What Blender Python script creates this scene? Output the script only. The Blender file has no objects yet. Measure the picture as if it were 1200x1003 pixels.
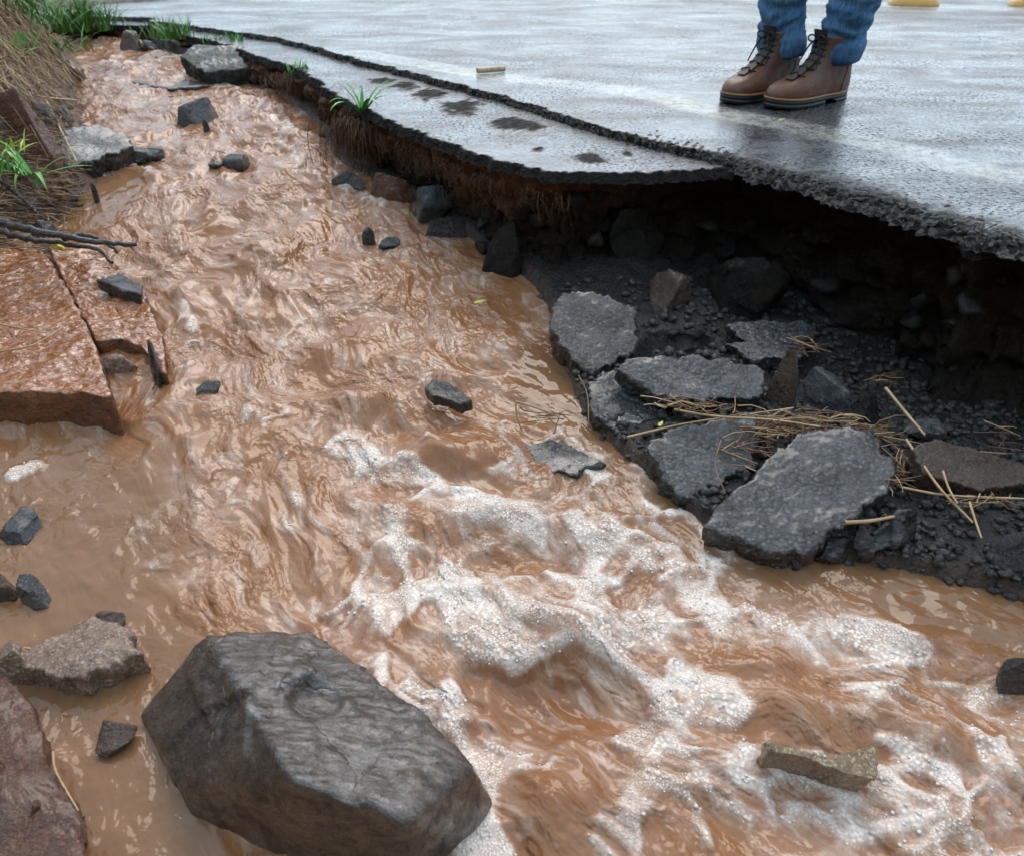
import bpy, bmesh, math, random
import numpy as np
from mathutils import Vector, Matrix

# ------------------------------------------------------------------ camera, sky, sun, exposure
scene = bpy.context.scene
col = scene.collection
CAM_H, PITCH, FPX = 0.45, math.radians(33.0), 950.0
cam_data = bpy.data.cameras.new("camera")
cam = bpy.data.objects.new("camera", cam_data)
col.objects.link(cam)
cam.location = (0, 0, CAM_H)
cam.rotation_euler = (math.pi / 2 - PITCH, 0, 0)
cam_data.sensor_width = 36.0
cam_data.lens = FPX / 1200.0 * 36.0
cam_data.clip_start = 0.02
cam_data.clip_end = 500
cam_data.dof.use_dof = True
cam_data.dof.focus_distance = 1.25
cam_data.dof.aperture_fstop = 9.0
scene.camera = cam

SUN_EL, SUN_AZ = math.radians(50), math.radians(8)      # azimuth from +Y towards +X
world = bpy.data.worlds.new("World")
scene.world = world
world.use_nodes = True
wn = world.node_tree
wn.nodes.clear()
w_out = wn.nodes.new("ShaderNodeOutputWorld")
w_bg = wn.nodes.new("ShaderNodeBackground")
w_sky = wn.nodes.new("ShaderNodeTexSky")
w_sky.sky_type = 'NISHITA'
w_sky.sun_disc = False
w_sky.sun_elevation = SUN_EL
w_sky.sun_rotation = SUN_AZ
w_sky.air_density = 1.0
w_sky.dust_density = 6.0
w_sky.ozone_density = 1.0
w_mix = wn.nodes.new("ShaderNodeMix")
w_mix.data_type = 'RGBA'
w_mix.inputs[0].default_value = 0.72                       # cloud cover over the clear sky
w_mix.inputs[7].default_value = (9.2, 11.8, 14.2, 1)
wn.links.new(w_sky.outputs[0], w_mix.inputs[6])
wn.links.new(w_mix.outputs[2], w_bg.inputs[0])
w_bg.inputs[1].default_value = 0.10
wn.links.new(w_bg.outputs[0], w_out.inputs[0])

sun_data = bpy.data.lights.new("sun", 'SUN')
sun = bpy.data.objects.new("sun", sun_data)
col.objects.link(sun)
sun_data.energy = 1.2
sun_data.angle = math.radians(40)
sun_data.color = (1.0, 0.90, 0.80)
sd_ = Vector((math.sin(SUN_AZ) * math.cos(SUN_EL), math.cos(SUN_AZ) * math.cos(SUN_EL), math.sin(SUN_EL)))
sun.rotation_euler = sd_.to_track_quat('Z', 'Y').to_euler()
sun.location = (1, 3, 5)
scene.view_settings.view_transform = 'Standard'
scene.view_settings.look = 'None'
scene.view_settings.exposure = 0.48
scene.view_settings.gamma = 1.0
scene.view_settings.use_curve_mapping = False
scene.render.engine = 'CYCLES'
scene.cycles.max_bounces = 4
scene.cycles.diffuse_bounces = 3
scene.cycles.glossy_bounces = 3
scene.cycles.use_adaptive_sampling = True
scene.cycles.adaptive_threshold = 0.02
scene.cycles.adaptive_min_samples = 12
scene.cycles.use_denoising = True

# ------------------------------------------------------------------ helpers
CP, SP = math.cos(PITCH), math.sin(PITCH)

def ray(px, py):
    u, v = (px - 600.0) / FPX, (501.5 - py) / FPX
    return Vector((u, CP + v * SP, -SP + v * CP))

def at(px, py, z=0.0, a=0.0, b=0.0, c=(0, 0)):
    """point seen at a photo pixel on the plane z + a(x-cx) + b(y-cy)"""
    d = ray(px, py)
    t = (CAM_H - z + a * c[0] + b * c[1]) / (a * d.x + b * d.y - d.z)
    return Vector((d.x * t, d.y * t, CAM_H + d.z * t))

at_raw = at
WK = [(-3, -.48), (0.2, -.44), (.5, -.425), (.9, -.39), (1.3, -.338), (1.72, -.283), (2.1, -.215), (2.4, -.18), (3.25, -.11), (4, -.07), (6, -.05), (12, -.04)]
_wy = np.array([k[0] for k in WK]); _wz = np.array([k[1] for k in WK])
_fy = np.linspace(-3, 12, 600)
_fz = np.interp(_fy, _wy, _wz)
_fz = np.convolve(np.pad(_fz, 8, mode='edge'), np.ones(17) / 17, mode='valid')

def W(y):
    return np.interp(y, _fy, _fz)

def atw(px, py, dz=0.0):
    """pixel -> point on the sloping water level"""
    z = -.3
    for _ in range(14):
        p = at_raw(px, py, z + dz)
        z = 0.5 * z + 0.5 * float(W(p.y))
    return at_raw(px, py, z + dz)

def scale_at(p):
    """metres per photo pixel at a point"""
    return (p.y * CP - (p.z - CAM_H) * SP) / FPX

def _hash(ix, iy, iz, seed):
    h = (ix.astype(np.int64) * 374761393 + iy.astype(np.int64) * 668265263 + iz.astype(np.int64) * 2147483647 + seed * 1274126177) & 0xFFFFFFFF
    h = ((h ^ (h >> 13)) * 1274126177) & 0xFFFFFFFF
    h = ((h ^ (h >> 16)) * 2246822519) & 0xFFFFFFFF
    return h ^ (h >> 15)

def noise3(x, y, z, seed=0):
    x, y, z = np.broadcast_arrays(np.asarray(x, float), np.asarray(y, float), np.asarray(z, float))
    ix, iy, iz = np.floor(x), np.floor(y), np.floor(z)
    fx, fy, fz = x - ix, y - iy, z - iz
    ux, uy, uz = [f * f * f * (f * (f * 6 - 15) + 10) for f in (fx, fy, fz)]
    def g(dx, dy, dz):
        h = _hash(ix + dx, iy + dy, iz + dz, seed)
        gx = ((h & 1023) / 511.5 - 1); gy = (((h >> 10) & 1023) / 511.5 - 1); gz = (((h >> 20) & 1023) / 511.5 - 1)
        return gx * (fx - dx) + gy * (fy - dy) + gz * (fz - dz)
    def L(a, b, t): return a + t * (b - a)
    return L(L(L(g(0, 0, 0), g(1, 0, 0), ux), L(g(0, 1, 0), g(1, 1, 0), ux), uy),
             L(L(g(0, 0, 1), g(1, 0, 1), ux), L(g(0, 1, 1), g(1, 1, 1), ux), uy), uz)

def noise2(x, y, seed=0):
    x, y = np.broadcast_arrays(np.asarray(x, float), np.asarray(y, float))
    ix, iy = np.floor(x), np.floor(y)
    fx, fy = x - ix, y - iy
    ux, uy = [f * f * f * (f * (f * 6 - 15) + 10) for f in (fx, fy)]
    zz = np.zeros_like(ix)
    def g(dx, dy):
        h = _hash(ix + dx, iy + dy, zz, seed)
        gx = ((h & 1023) / 511.5 - 1); gy = (((h >> 10) & 1023) / 511.5 - 1)
        return gx * (fx - dx) + gy * (fy - dy)
    a = g(0, 0); b = g(1, 0); c = g(0, 1); d = g(1, 1)
    a = a + ux * (b - a); c = c + ux * (d - c)
    return (a + uy * (c - a)) * 1.4

def fbm2(x, y, o=4, seed=0, gain=.5):
    s, amp, f = 0, 1, 1
    for i in range(o):
        s = s + amp * noise2(x * f, y * f, seed + i * 17); amp *= gain; f *= 2.03
    return s

def fbm3(x, y, z, o=4, seed=0, gain=.5):
    s, amp, f = 0, 1, 1
    for i in range(o):
        s = s + amp * noise3(x * f, y * f, z * f, seed + i * 17); amp *= gain; f *= 2.03
    return s

def sstep(a, b, x):
    t = np.clip((x - a) / (b - a), 0, 1)
    return t * t * (3 - 2 * t)

def poly_dist(X, Y, pts):
    """unsigned distance, signed side (+ = left of travel), arclength of the nearest point"""
    pts = np.asarray(pts, float)
    best = np.full(X.shape, 1e9); side = np.zeros(X.shape); arc = np.zeros(X.shape)
    s0 = 0.0
    for i in range(len(pts) - 1):
        ax, ay = pts[i]; bx, by = pts[i + 1]
        dx, dy = bx - ax, by - ay
        L = math.hypot(dx, dy)
        if L < 1e-9: continue
        t = np.clip(((X - ax) * dx + (Y - ay) * dy) / (L * L), 0, 1)
        ex, ey = X - ax - t * dx, Y - ay - t * dy
        d = np.sqrt(ex * ex + ey * ey)
        cr = (dx * (Y - ay) - dy * (X - ax)) / L
        m = d < best - 1e-9
        best = np.where(m, d, best); side = np.where(m, cr, side); arc = np.where(m, s0 + t * L, arc)
        s0 += L
    return best, np.where(side >= 0, best, -best), arc

def catmull(pts, n):
    """resample a polyline as a smooth curve at n even steps"""
    pts = [np.array(p, float) for p in pts]
    P = [2 * pts[0] - pts[1]] + pts + [2 * pts[-1] - pts[-2]]
    out = []
    for i in range(1, len(P) - 2):
        for k in range(24):
            t = k / 24
            p0, p1, p2, p3 = P[i - 1], P[i], P[i + 1], P[i + 2]
            out.append(.5 * ((2 * p1) + (-p0 + p2) * t + (2 * p0 - 5 * p1 + 4 * p2 - p3) * t * t + (-p0 + 3 * p1 - 3 * p2 + p3) * t ** 3))
    out.append(pts[-1])
    out = np.array(out)
    seg = np.r_[0, np.cumsum(np.linalg.norm(np.diff(out, axis=0), axis=1))]
    s = np.linspace(0, seg[-1], n)
    return np.stack([np.interp(s, seg, out[:, k]) for k in range(out.shape[1])], 1)

def link(name, me, mat=None, parent=None, loc=None, smooth=True):
    o = bpy.data.objects.new(name, me)
    col.objects.link(o)
    if mat: me.materials.append(mat)
    if parent: o.parent = parent
    if loc is not None: o.location = loc
    if smooth and len(me.polygons):
        me.polygons.foreach_set('use_smooth', np.ones(len(me.polygons), bool))
    return o

def raw_mesh(name, V, F):
    V = np.asarray(V, np.float32); F = np.asarray(F, np.int32)
    me = bpy.data.meshes.new(name)
    k = F.shape[1]
    me.vertices.add(len(V)); me.vertices.foreach_set('co', V.ravel())
    me.loops.add(F.size); me.loops.foreach_set('vertex_index', F.ravel())
    me.polygons.add(len(F)); me.polygons.foreach_set('loop_start', np.arange(0, F.size, k, dtype=np.int32))
    me.update(calc_edges=True)
    return me

def grid_faces(R, C, wrap=False):
    i = np.arange(R - 1)[:, None]
    j = np.arange(C if wrap else C - 1)[None, :]
    a = i * C + j; b = i * C + (j + 1) % C
    return np.stack([a, b, b + C, a + C], -1).reshape(-1, 4)

def grid_mesh(name, X, Y, Z, flip=False, wrap=False, attrs=None, keep=None):
    R, C = X.shape
    F = grid_faces(R, C, wrap)
    if flip: F = F[:, ::-1]
    V = np.stack([X, Y, Z], -1).reshape(-1, 3)
    if keep is not None:
        k = keep.ravel()
        F = F[k[F].any(1)]
        used = np.zeros(len(V), bool); used[F.ravel()] = True
        remap = np.cumsum(used) - 1
        F = remap[F]; V = V[used]
        attrs = {n: a.ravel()[used] for n, a in (attrs or {}).items()}
    me = raw_mesh(name, V, F)
    for n, a in (attrs or {}).items():
        at_ = me.attributes.new(n, 'FLOAT', 'POINT')
        at_.data.foreach_set('value', np.asarray(a, np.float32).ravel())
    return me

def tag(o, label=None, cat=None, group=None, kind=None):
    if label: o['label'] = label
    if cat: o['category'] = cat
    if group: o['group'] = group
    if kind: o['kind'] = kind
    return o

def empty(name, loc=(0, 0, 0)):
    o = bpy.data.objects.new(name, None)
    col.objects.link(o); o.location = loc; o.empty_display_size = .05
    return o

# ------------------------------------------------------------------ materials
class NT:
    def __init__(s, name):
        s.m = bpy.data.materials.new(name); s.m.use_nodes = True
        s.t = s.m.node_tree
        s.b = next(n for n in s.t.nodes if n.type == 'BSDF_PRINCIPLED')
        s.tc = s.t.nodes.new('ShaderNodeTexCoord')
        s.geo = s.t.nodes.new('ShaderNodeNewGeometry')
    def set(s, sock, v):
        if hasattr(v, 'is_output') or isinstance(v, bpy.types.NodeSocket): s.t.links.new(v, sock)
        elif isinstance(v, (tuple, list)) and len(v) == 3 and sock.type == 'RGBA': sock.default_value = (*v, 1)
        else: sock.default_value = v
    def p(s, **kw):
        for k, v in kw.items():
            s.set(s.b.inputs[k.replace('_', ' ')], v)
        return s
    def noise(s, scale, detail=4, rough=.55, dist=0., vec=None, out=0):
        n = s.t.nodes.new('ShaderNodeTexNoise')
        s.set(n.inputs['Vector'], vec if vec is not None else s.tc.outputs['Object'])
        n.inputs['Scale'].default_value = scale; n.inputs['Detail'].default_value = detail
        n.inputs['Roughness'].default_value = rough; n.inputs['Distortion'].default_value = dist
        return n.outputs[out]
    def voro(s, scale, feature='F1', vec=None, out='Distance', smooth=None, rand=1.0):
        n = s.t.nodes.new('ShaderNodeTexVoronoi'); n.feature = feature
        s.set(n.inputs['Vector'], vec if vec is not None else s.tc.outputs['Object'])
        n.inputs['Scale'].default_value = scale; n.inputs['Randomness'].default_value = rand
        if smooth is not None and feature == 'SMOOTH_F1': n.inputs['Smoothness'].default_value = smooth
        return n.outputs[out]
    def wave(s, scale, dist, detail=2, vec=None):
        n = s.t.nodes.new('ShaderNodeTexWave')
        s.set(n.inputs['Vector'], vec if vec is not None else s.tc.outputs['Object'])
        n.inputs['Scale'].default_value = scale; n.inputs['Distortion'].default_value = dist; n.inputs['Detail'].default_value = detail
        return n.outputs['Fac']
    def ramp(s, fac, stops):
        n = s.t.nodes.new('ShaderNodeValToRGB')
        s.set(n.inputs[0], fac)
        el = n.color_ramp.elements
        while len(el) < len(stops): el.new(.5)
        for e, (p_, c) in zip(el, stops):
            e.position = p_
            e.color = (c, c, c, 1) if isinstance(c, (int, float)) else (*c, 1)
        return n.outputs[0]
    def rng(s, v, a, b, c=0., d=1., smooth=False):
        n = s.t.nodes.new('ShaderNodeMapRange')
        if smooth: n.interpolation_type = 'SMOOTHSTEP'
        s.set(n.inputs[0], v)
        for i, q in enumerate((a, b, c, d)): s.set(n.inputs[i + 1], q)
        return n.outputs[0]
    def math(s, op, a, b=0., c=None):
        n = s.t.nodes.new('ShaderNodeMath'); n.operation = op
        s.set(n.inputs[0], a); s.set(n.inputs[1], b)
        if c is not None: s.set(n.inputs[2], c)
        return n.outputs[0]
    def mix(s, f, a, b):
        n = s.t.nodes.new('ShaderNodeMix'); n.data_type = 'RGBA'
        s.set(n.inputs[0], f); s.set(n.inputs[6], a); s.set(n.inputs[7], b)
        return n.outputs[2]
    def attr(s, name):
        n = s.t.nodes.new('ShaderNodeAttribute'); n.attribute_name = name
        return n.outputs['Fac']
    def mapping(s, scale=(1, 1, 1), rot=(0, 0, 0), vec=None):
        n = s.t.nodes.new('ShaderNodeMapping')
        s.set(n.inputs['Vector'], vec if vec is not None else s.tc.outputs['Object'])
        n.inputs['Scale'].default_value = scale; n.inputs['Rotation'].default_value = rot
        return n.outputs[0]
    def xyz(s, vec=None):
        n = s.t.nodes.new('ShaderNodeSeparateXYZ'); s.set(n.inputs[0], vec if vec is not None else s.tc.outputs['Object'])
        return n.outputs
    def bump(s, h, strength=1., dist=.01, prev=None):
        n = s.t.nodes.new('ShaderNodeBump')
        s.set(n.inputs['Height'], h); s.set(n.inputs['Strength'], strength); n.inputs['Distance'].default_value = dist
        if prev is not None: s.t.links.new(prev, n.inputs['Normal'])
        return n.outputs[0]
    def done(s, nrm=None):
        if nrm is not None: s.t.links.new(nrm, s.b.inputs['Normal'])
        return s.m

def rock_mat(name, c1, c2, scale=14., r0=.12, r1=.5, bump=.004, coat=.5, streak=0., spec=.7):
    n = NT(name)
    a = n.noise(scale, 6, .62, .6)
    f = n.noise(scale * 7, 5, .65)
    c = n.mix(n.rng(a, .3, .7), c1, c2)
    c = n.mix(n.rng(f, .38, .7, 0, .7), c, tuple(x * .35 for x in c1))
    c = n.mix(n.rng(n.noise(scale * 3.1, 6, .7, .8), .56, .74, 0, .6), c, tuple(min(.8, x * 1.9) for x in c2))
    sp = n.xyz(n.voro(380, 'F1', out='Color'))[0]
    c = n.mix(n.rng(sp, .65, 1., 0, .6), c, tuple(min(.8, x * 2.2) for x in c2))
    c = n.mix(n.rng(n.noise(scale * .7, 6, .72, .5), .54, .68, 0, .55), c, (.10, .058, .034))
    r = n.rng(n.noise(scale * 2.3, 5, .7), .36, .64, r0, r1)
    nr = n.bump(n.noise(scale * 2.2, 7, .7, .3), .9, bump * 5)
    nr = n.bump(n.noise(scale * 14, 5, .7), .8, bump * 1.1, nr)
    if streak:
        nr = n.bump(n.noise(9, 6, .65, 1.5, n.mapping((1, 6, 3), (0.2, .4, .6))), streak, bump * 4, nr)
    cw = n.rng(n.noise(scale * .9, 4, .6), .38, .58, 0, coat)
    n.p(Base_Color=c, Roughness=r, Coat_Weight=cw, Coat_Roughness=.07, Coat_IOR=1.4, Specular_IOR_Level=spec)
    return n.done(nr)

def asphalt_mat(name, base=(.05, .05, .052), grain=150., bump=.003, mud=None, r0=.2, r1=.5, spec=.6, coat=.75):
    n = NT(name)
    g = n.voro(grain, 'F1')
    gc = n.xyz(n.voro(grain, 'F1', out='Color'))[0]
    c = n.mix(n.rng(gc, .1, 1.), tuple(x * .3 for x in base), tuple(x * 1.9 for x in base))
    c = n.mix(n.rng(g, .35, .65), c, tuple(x * .25 for x in base))
    c = n.mix(n.rng(n.noise(18, 6, .7), .42, .66, 0, .7), c, tuple(x * .45 for x in base))
    c = n.mix(n.rng(n.noise(11, 6, .72), .52, .70, 0, .8 if mud else .45), c, mud or (.07, .048, .034))
    r = n.rng(n.noise(30, 5, .65), .3, .7, r0, r1)
    n.p(Base_Color=c, Roughness=r, Specular_IOR_Level=spec, Coat_Weight=n.rng(n.noise(12, 4), .4, .6, .0, coat), Coat_Roughness=.12)
    nr = n.bump(g, .7, -bump)
    nr = n.bump(n.noise(45, 6, .72), .8, bump * 3, nr)
    return n.done(nr)

M = {}
def boulder_mat():
    n = NT('boulder_rock')
    a = n.noise(9, 6, .62, .6); f = n.noise(90, 6, .72)
    c = n.mix(n.rng(a, .3, .7), (.036, .022, .014), (.070, .042, .027))
    c = n.mix(n.rng(f, .42, .68, 0, .7), c, (.012, .008, .006))
    c = n.mix(n.rng(n.noise(6, 5, .65), .52, .70, 0, .7), c, (.13, .078, .048))
    sp = n.xyz(n.voro(420, 'F1', out='Color'))[0]
    c = n.mix(n.rng(sp, .7, 1., 0, .7), c, (.14, .10, .075)); c = n.mix(n.rng(sp, .0, .25, .8, 0), c, (.008, .006, .005))
    st = n.noise(1, 7, .72, .8, n.mapping((22, 70, 30), (.2, .1, .5)))
    n.p(Base_Color=c, Roughness=n.rng(n.noise(30, 6, .75), .35, .65, .2, .55), Specular_IOR_Level=.7, Coat_Weight=n.rng(n.math('ADD', n.math('MULTIPLY', st, .6), n.math('MULTIPLY', n.noise(22, 7, .75, .5), .4)), .43, .55, .05, 1.), Coat_Roughness=.07, Coat_IOR=1.75)
    nr = n.bump(st, .8, .012)
    nr = n.bump(n.noise(45, 8, .75), .7, .010, nr)
    nr = n.bump(n.noise(240, 4, .7), .5, .0015, nr)
    ck = n.rng(n.voro(7, 'DISTANCE_TO_EDGE', vec=n.mix(.07, n.tc.outputs['Object'], n.noise(6, 5, .65, 0, None, 1))), .0, .012, 0, 1)
    nr = n.bump(ck, .35, .005, nr)
    soft = n.bump(st, .32, .010); soft = n.bump(ck, .3, .004, soft); soft = n.bump(n.noise(45, 6, .7), .28, .006, soft)
    n.t.links.new(soft, n.b.inputs['Coat Normal'])
    return n.done(nr)
M['boulder'] = boulder_mat()
M['wood'] = rock_mat('tan_slab', (.30, .19, .10), (.42, .29, .17), 18, .2, .5, .003)
M['dark'] = rock_mat('dark_rock', (.018, .016, .015), (.042, .037, .033), 20, .1, .4, .004)
M['grey'] = rock_mat('grey_rock', (.055, .056, .058), (.10, .10, .10), 22, .18, .5, .003)
M['blue'] = rock_mat('blue_grey_rock', (.030, .034, .040), (.062, .068, .078), 22, .15, .45, .003)
M['brown'] = rock_mat('brown_rock', (.065, .036, .024), (.12, .068, .044), 18, .15, .5, .004)
M['red'] = rock_mat('red_rock', (.10, .036, .017), (.16, .064, .032), 16, .2, .55, .004)
M['tan'] = rock_mat('tan_rock', (.22, .14, .095), (.31, .205, .145), 16, .12, .45, .003)
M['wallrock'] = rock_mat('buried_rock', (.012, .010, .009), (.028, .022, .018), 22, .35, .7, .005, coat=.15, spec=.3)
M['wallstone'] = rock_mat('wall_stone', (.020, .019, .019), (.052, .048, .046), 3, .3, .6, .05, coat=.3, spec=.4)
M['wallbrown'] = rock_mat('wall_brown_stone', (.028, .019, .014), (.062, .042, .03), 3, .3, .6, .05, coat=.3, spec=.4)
M['slab'] = asphalt_mat('asphalt_chunk', (.062, .058, .058))
M['slab_wet'] = asphalt_mat('wet_asphalt_chunk', (.045, .049, .055), r0=.1, r1=.3, coat=.8)
M['slab_mud'] = asphalt_mat('muddy_asphalt_chunk', (.068, .056, .048), mud=(.105, .066, .044))
M['tar'] = asphalt_mat('black_tar_chunk', (.012, .013, .016), grain=120, bump=.006, r0=.12, r1=.35)
M['moss'] = asphalt_mat('mossy_slab', (.022, .034, .022), mud=(.026, .05, .014), r0=.5, r1=.8)

def soil_mat():
    n = NT('wet_soil')
    a = n.noise(14, 6, .65, .4); b = n.noise(55, 6, .7)
    c = n.mix(n.rng(a, .3, .7), (.008, .006, .005), (.022, .015, .011))
    c = n.mix(n.rng(b, .45, .75, 0, .45), c, (.045, .031, .023))
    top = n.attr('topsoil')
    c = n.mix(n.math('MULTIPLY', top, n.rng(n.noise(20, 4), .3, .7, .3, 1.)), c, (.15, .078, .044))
    n.p(Base_Color=c, Roughness=n.rng(b, .3, .7, .5, .9), Specular_IOR_Level=.2)
    nr = n.bump(n.noise(45, 6, .7), .8, .014)
    nr = n.bump(n.voro(140, 'F1'), .6, .004, nr)
    return n.done(nr)
M['soil'] = soil_mat()

def ground_mat():
    n = NT('ground_soil')
    a = n.noise(6, 6, .65, .4); b = n.noise(60, 5, .7)
    red = n.mix(n.rng(a, .3, .7), (.075, .036, .02), (.15, .072, .04))
    dk = n.mix(n.rng(a, .3, .7), (.012, .010, .009), (.032, .026, .021))
    c = n.mix(n.attr('shore'), red, dk)
    c = n.mix(n.math('MULTIPLY', n.attr('grassy'), n.rng(b, .25, .6)), c, (.06, .13, .025))
    n.p(Base_Color=c, Roughness=n.rng(b, .3, .7, .25, .7))
    nr = n.bump(n.noise(40, 6, .7), .8, .012)
    nr = n.bump(n.voro(130, 'F1'), .5, .004, nr)
    return n.done(nr)
M['ground'] = ground_mat()

def road_mat(name, upper=True):
    n = NT(name)
    crumb0 = n.attr('crumb')
    gmask = n.math('MULTIPLY', n.rng(n.noise(120, 3, .65), .50, .62), n.rng(n.noise(3.2, 4, .6, .4), .36, .62, .10, .75))
    crumb = n.math('MAXIMUM', crumb0, gmask)
    g = n.voro(150, 'F1')
    spk = n.xyz(n.voro(150, 'F1', out='Color'))[0]
    c = n.mix(n.rng(spk, .1, 1.), (.012, .013, .015), (.10, .104, .11))
    c = n.mix(n.math('MULTIPLY', n.rng(crumb, .25, .9), .9), c, n.mix(n.rng(spk, .3, 1.), (.012, .010, .009), (.10, .09, .08)) if upper else (.020, .016, .014))
    if upper:
        wear = n.rng(n.noise(40, 6, .72), .35, .56, 0., .7)
        wear = n.math('MULTIPLY', wear, n.rng(n.noise(5, 4, .6), .3, .6, .5, 1.))
        lm = n.math('MULTIPLY', n.attr('line'), wear)
        c = n.mix(lm, c, n.mix(n.rng(n.noise(7, 4), .35, .65), (.50, .47, .36), (.62, .61, .58)))
    mott = n.noise(1, 5, .62, .5, n.mapping((2.6, 6, 1), (0, 0, -.5)))
    fine = n.noise(26, 6, .7)
    film = n.math('MULTIPLY', n.rng(n.math('ADD', mott, n.math('MULTIPLY', n.math('SUBTRACT', fine, .5), .5)), .36, .60), n.rng(crumb, 0., .6, 1., 0.))      # standing water film
    r = n.math('ADD', n.rng(film, 0, 1, .42, .12), n.rng(fine, .35, .7, -.04, .10))
    r = n.math('ADD', r, n.math('MULTIPLY', crumb, .4))
    bs = n.math('ADD', n.rng(film, 0, 1, .60, .10), n.math('MULTIPLY', crumb, .8))
    nr = n.bump(g, bs, .0022)
    nr = n.bump(n.noise(70, 5, .7), n.math('ADD', .16, n.math('MULTIPLY', crumb, .9)), .006, nr)
    soft = n.bump(n.noise(70, 5, .7, .3), .22, .004)
    soft = n.bump(g, .12, .002, soft)
    n.p(Base_Color=c, Roughness=r, IOR=1.5, Specular_IOR_Level=n.rng(crumb, 0., .7, .75, .12), Coat_Weight=n.rng(film, 0, 1, .45, 1.), Coat_IOR=1.33,
        Coat_Roughness=n.rng(fine, .3, .7, .03, .14))
    n.t.links.new(soft, n.b.inputs['Coat Normal'])
    cwm = n.math('MULTIPLY', n.rng(film, 0, 1, .12, .9), n.rng(crumb, 0., .5, 1., 0.05))
    n.p(Coat_Weight=cwm)
    return n.done(nr)
M['road'] = road_mat('wet_road_asphalt', True)
M['shoulder'] = road_mat('wet_shoulder_asphalt', False)

def water_mat():
    n = NT('muddy_water')
    foam_a = n.attr('foam'); lace_a = n.attr('lace'); calm = n.attr('calm')
    sn = n.t.nodes.new('ShaderNodeAttribute'); sn.attribute_name = 'flow'
    flow = sn.outputs['Vector']
    big = n.noise(6, 4, .6)
    c = n.mix(n.rng(big, .3, .7), (.215, .086, .032), (.295, .138, .064))
    c = n.mix(n.math('MULTIPLY', calm, .75), c, (.18, .096, .047))
    # threads of fine bubbles, their pale colour also painting in sky sheen
    f1 = n.noise(1, 5, .65, .6, n.mapping((6, 14, 1), vec=flow))
    f3 = n.noise(1, 4, .62, .45, n.mapping((22, 34, 1), vec=flow))
    milk_sheen = n.math('MULTIPLY', n.rng(f1, .40, .68, 0, 1, True), lace_a)
    c = n.mix(n.math('MULTIPLY', milk_sheen, .55), c, (.47, .335, .26))
    thr = n.math('ADD', f3, n.math('MULTIPLY', n.math('SUBTRACT', f1, .5), .55))
    lace = n.math('MULTIPLY', n.rng(thr, .52, .74, 0, 1, True), lace_a)
    c = n.mix(n.math('MULTIPLY', lace, .5), c, (.70, .57, .49))
    # foam: bubble rims where thin, closed froth where thick
    v1 = n.t.nodes.new('ShaderNodeTexVoronoi'); v1.inputs['Scale'].default_value = 165
    v2 = n.t.nodes.new('ShaderNodeTexVoronoi'); v2.inputs['Scale'].default_value = 300
    for v in (v1, v2): n.set(v.inputs['Vector'], n.tc.outputs['Object'])
    sel = n.rng(n.noise(24, 3, .6), .44, .56)
    cellm = n.t.nodes.new('ShaderNodeMix')
    n.set(cellm.inputs[0], sel); n.set(cellm.inputs[2], v1.outputs['Distance']); n.set(cellm.inputs[3], v2.outputs['Distance'])
    cell = cellm.outputs[0]
    fn = n.noise(1, 6, .74, .6, n.mapping((16, 34, 1), vec=flow)); fn2 = n.noise(110, 4, .7)
    fsum = n.math('ADD', foam_a, n.math('ADD', n.math('MULTIPLY', n.math('SUBTRACT', fn, .5), 1.25), n.math('MULTIPLY', n.math('SUBTRACT', fn2, .5), .4)))
    fm = n.rng(fsum, .26, 1.12, 0, 1, True)
    rim = n.rng(cell, .30, .62, 0., 1.)
    full = n.math('MULTIPLY', fm, n.math('ADD', n.math('MULTIPLY', rim, .55), n.math('MULTIPLY', fm, n.math('SUBTRACT', 1., n.math('MULTIPLY', rim, .55)))))
    fc = n.mix(n.noise(11, 3), (.80, .67, .58), (.88, .82, .77))
    gr = n.math('MULTIPLY', n.rng(cell, .25, .55, 0, 1.), n.rng(n.noise(15, 4, .6), .38, .62, .35, .95))
    fc = n.mix(gr, fc, (.42, .29, .215))
    c = n.mix(n.math('MULTIPLY', full, .94), c, fc)
    n.p(Base_Color=c, Roughness=n.math('ADD', n.rng(fm, 0, 1, .035, .14), n.math('MULTIPLY', lace, .14)), IOR=1.33, Specular_IOR_Level=.6)
    live = n.math('SUBTRACT', 1., n.math('MULTIPLY', calm, .6))
    patch = n.rng(n.noise(5.5, 3, .55), .36, .62, .12, 1., True)
    fine = n.math('MULTIPLY', live, patch)
    nr = n.bump(n.noise(1, 2, .45, .3, n.mapping((10, 24, 1), vec=flow)), n.math('MULTIPLY', live, .6), .03)
    nr = n.bump(n.noise(1, 2, .5, .35, n.mapping((34, 48, 1), vec=flow)), n.math('MULTIPLY', fine, .8), .013, nr)
    nr = n.bump(n.noise(95, 1, .5, .2), n.math('MULTIPLY', fine, .6), .005, nr)
    nr = n.bump(cell, n.math('MULTIPLY', fm, .45), -.003, nr)
    return n.done(nr)
M['water'] = water_mat()

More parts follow.
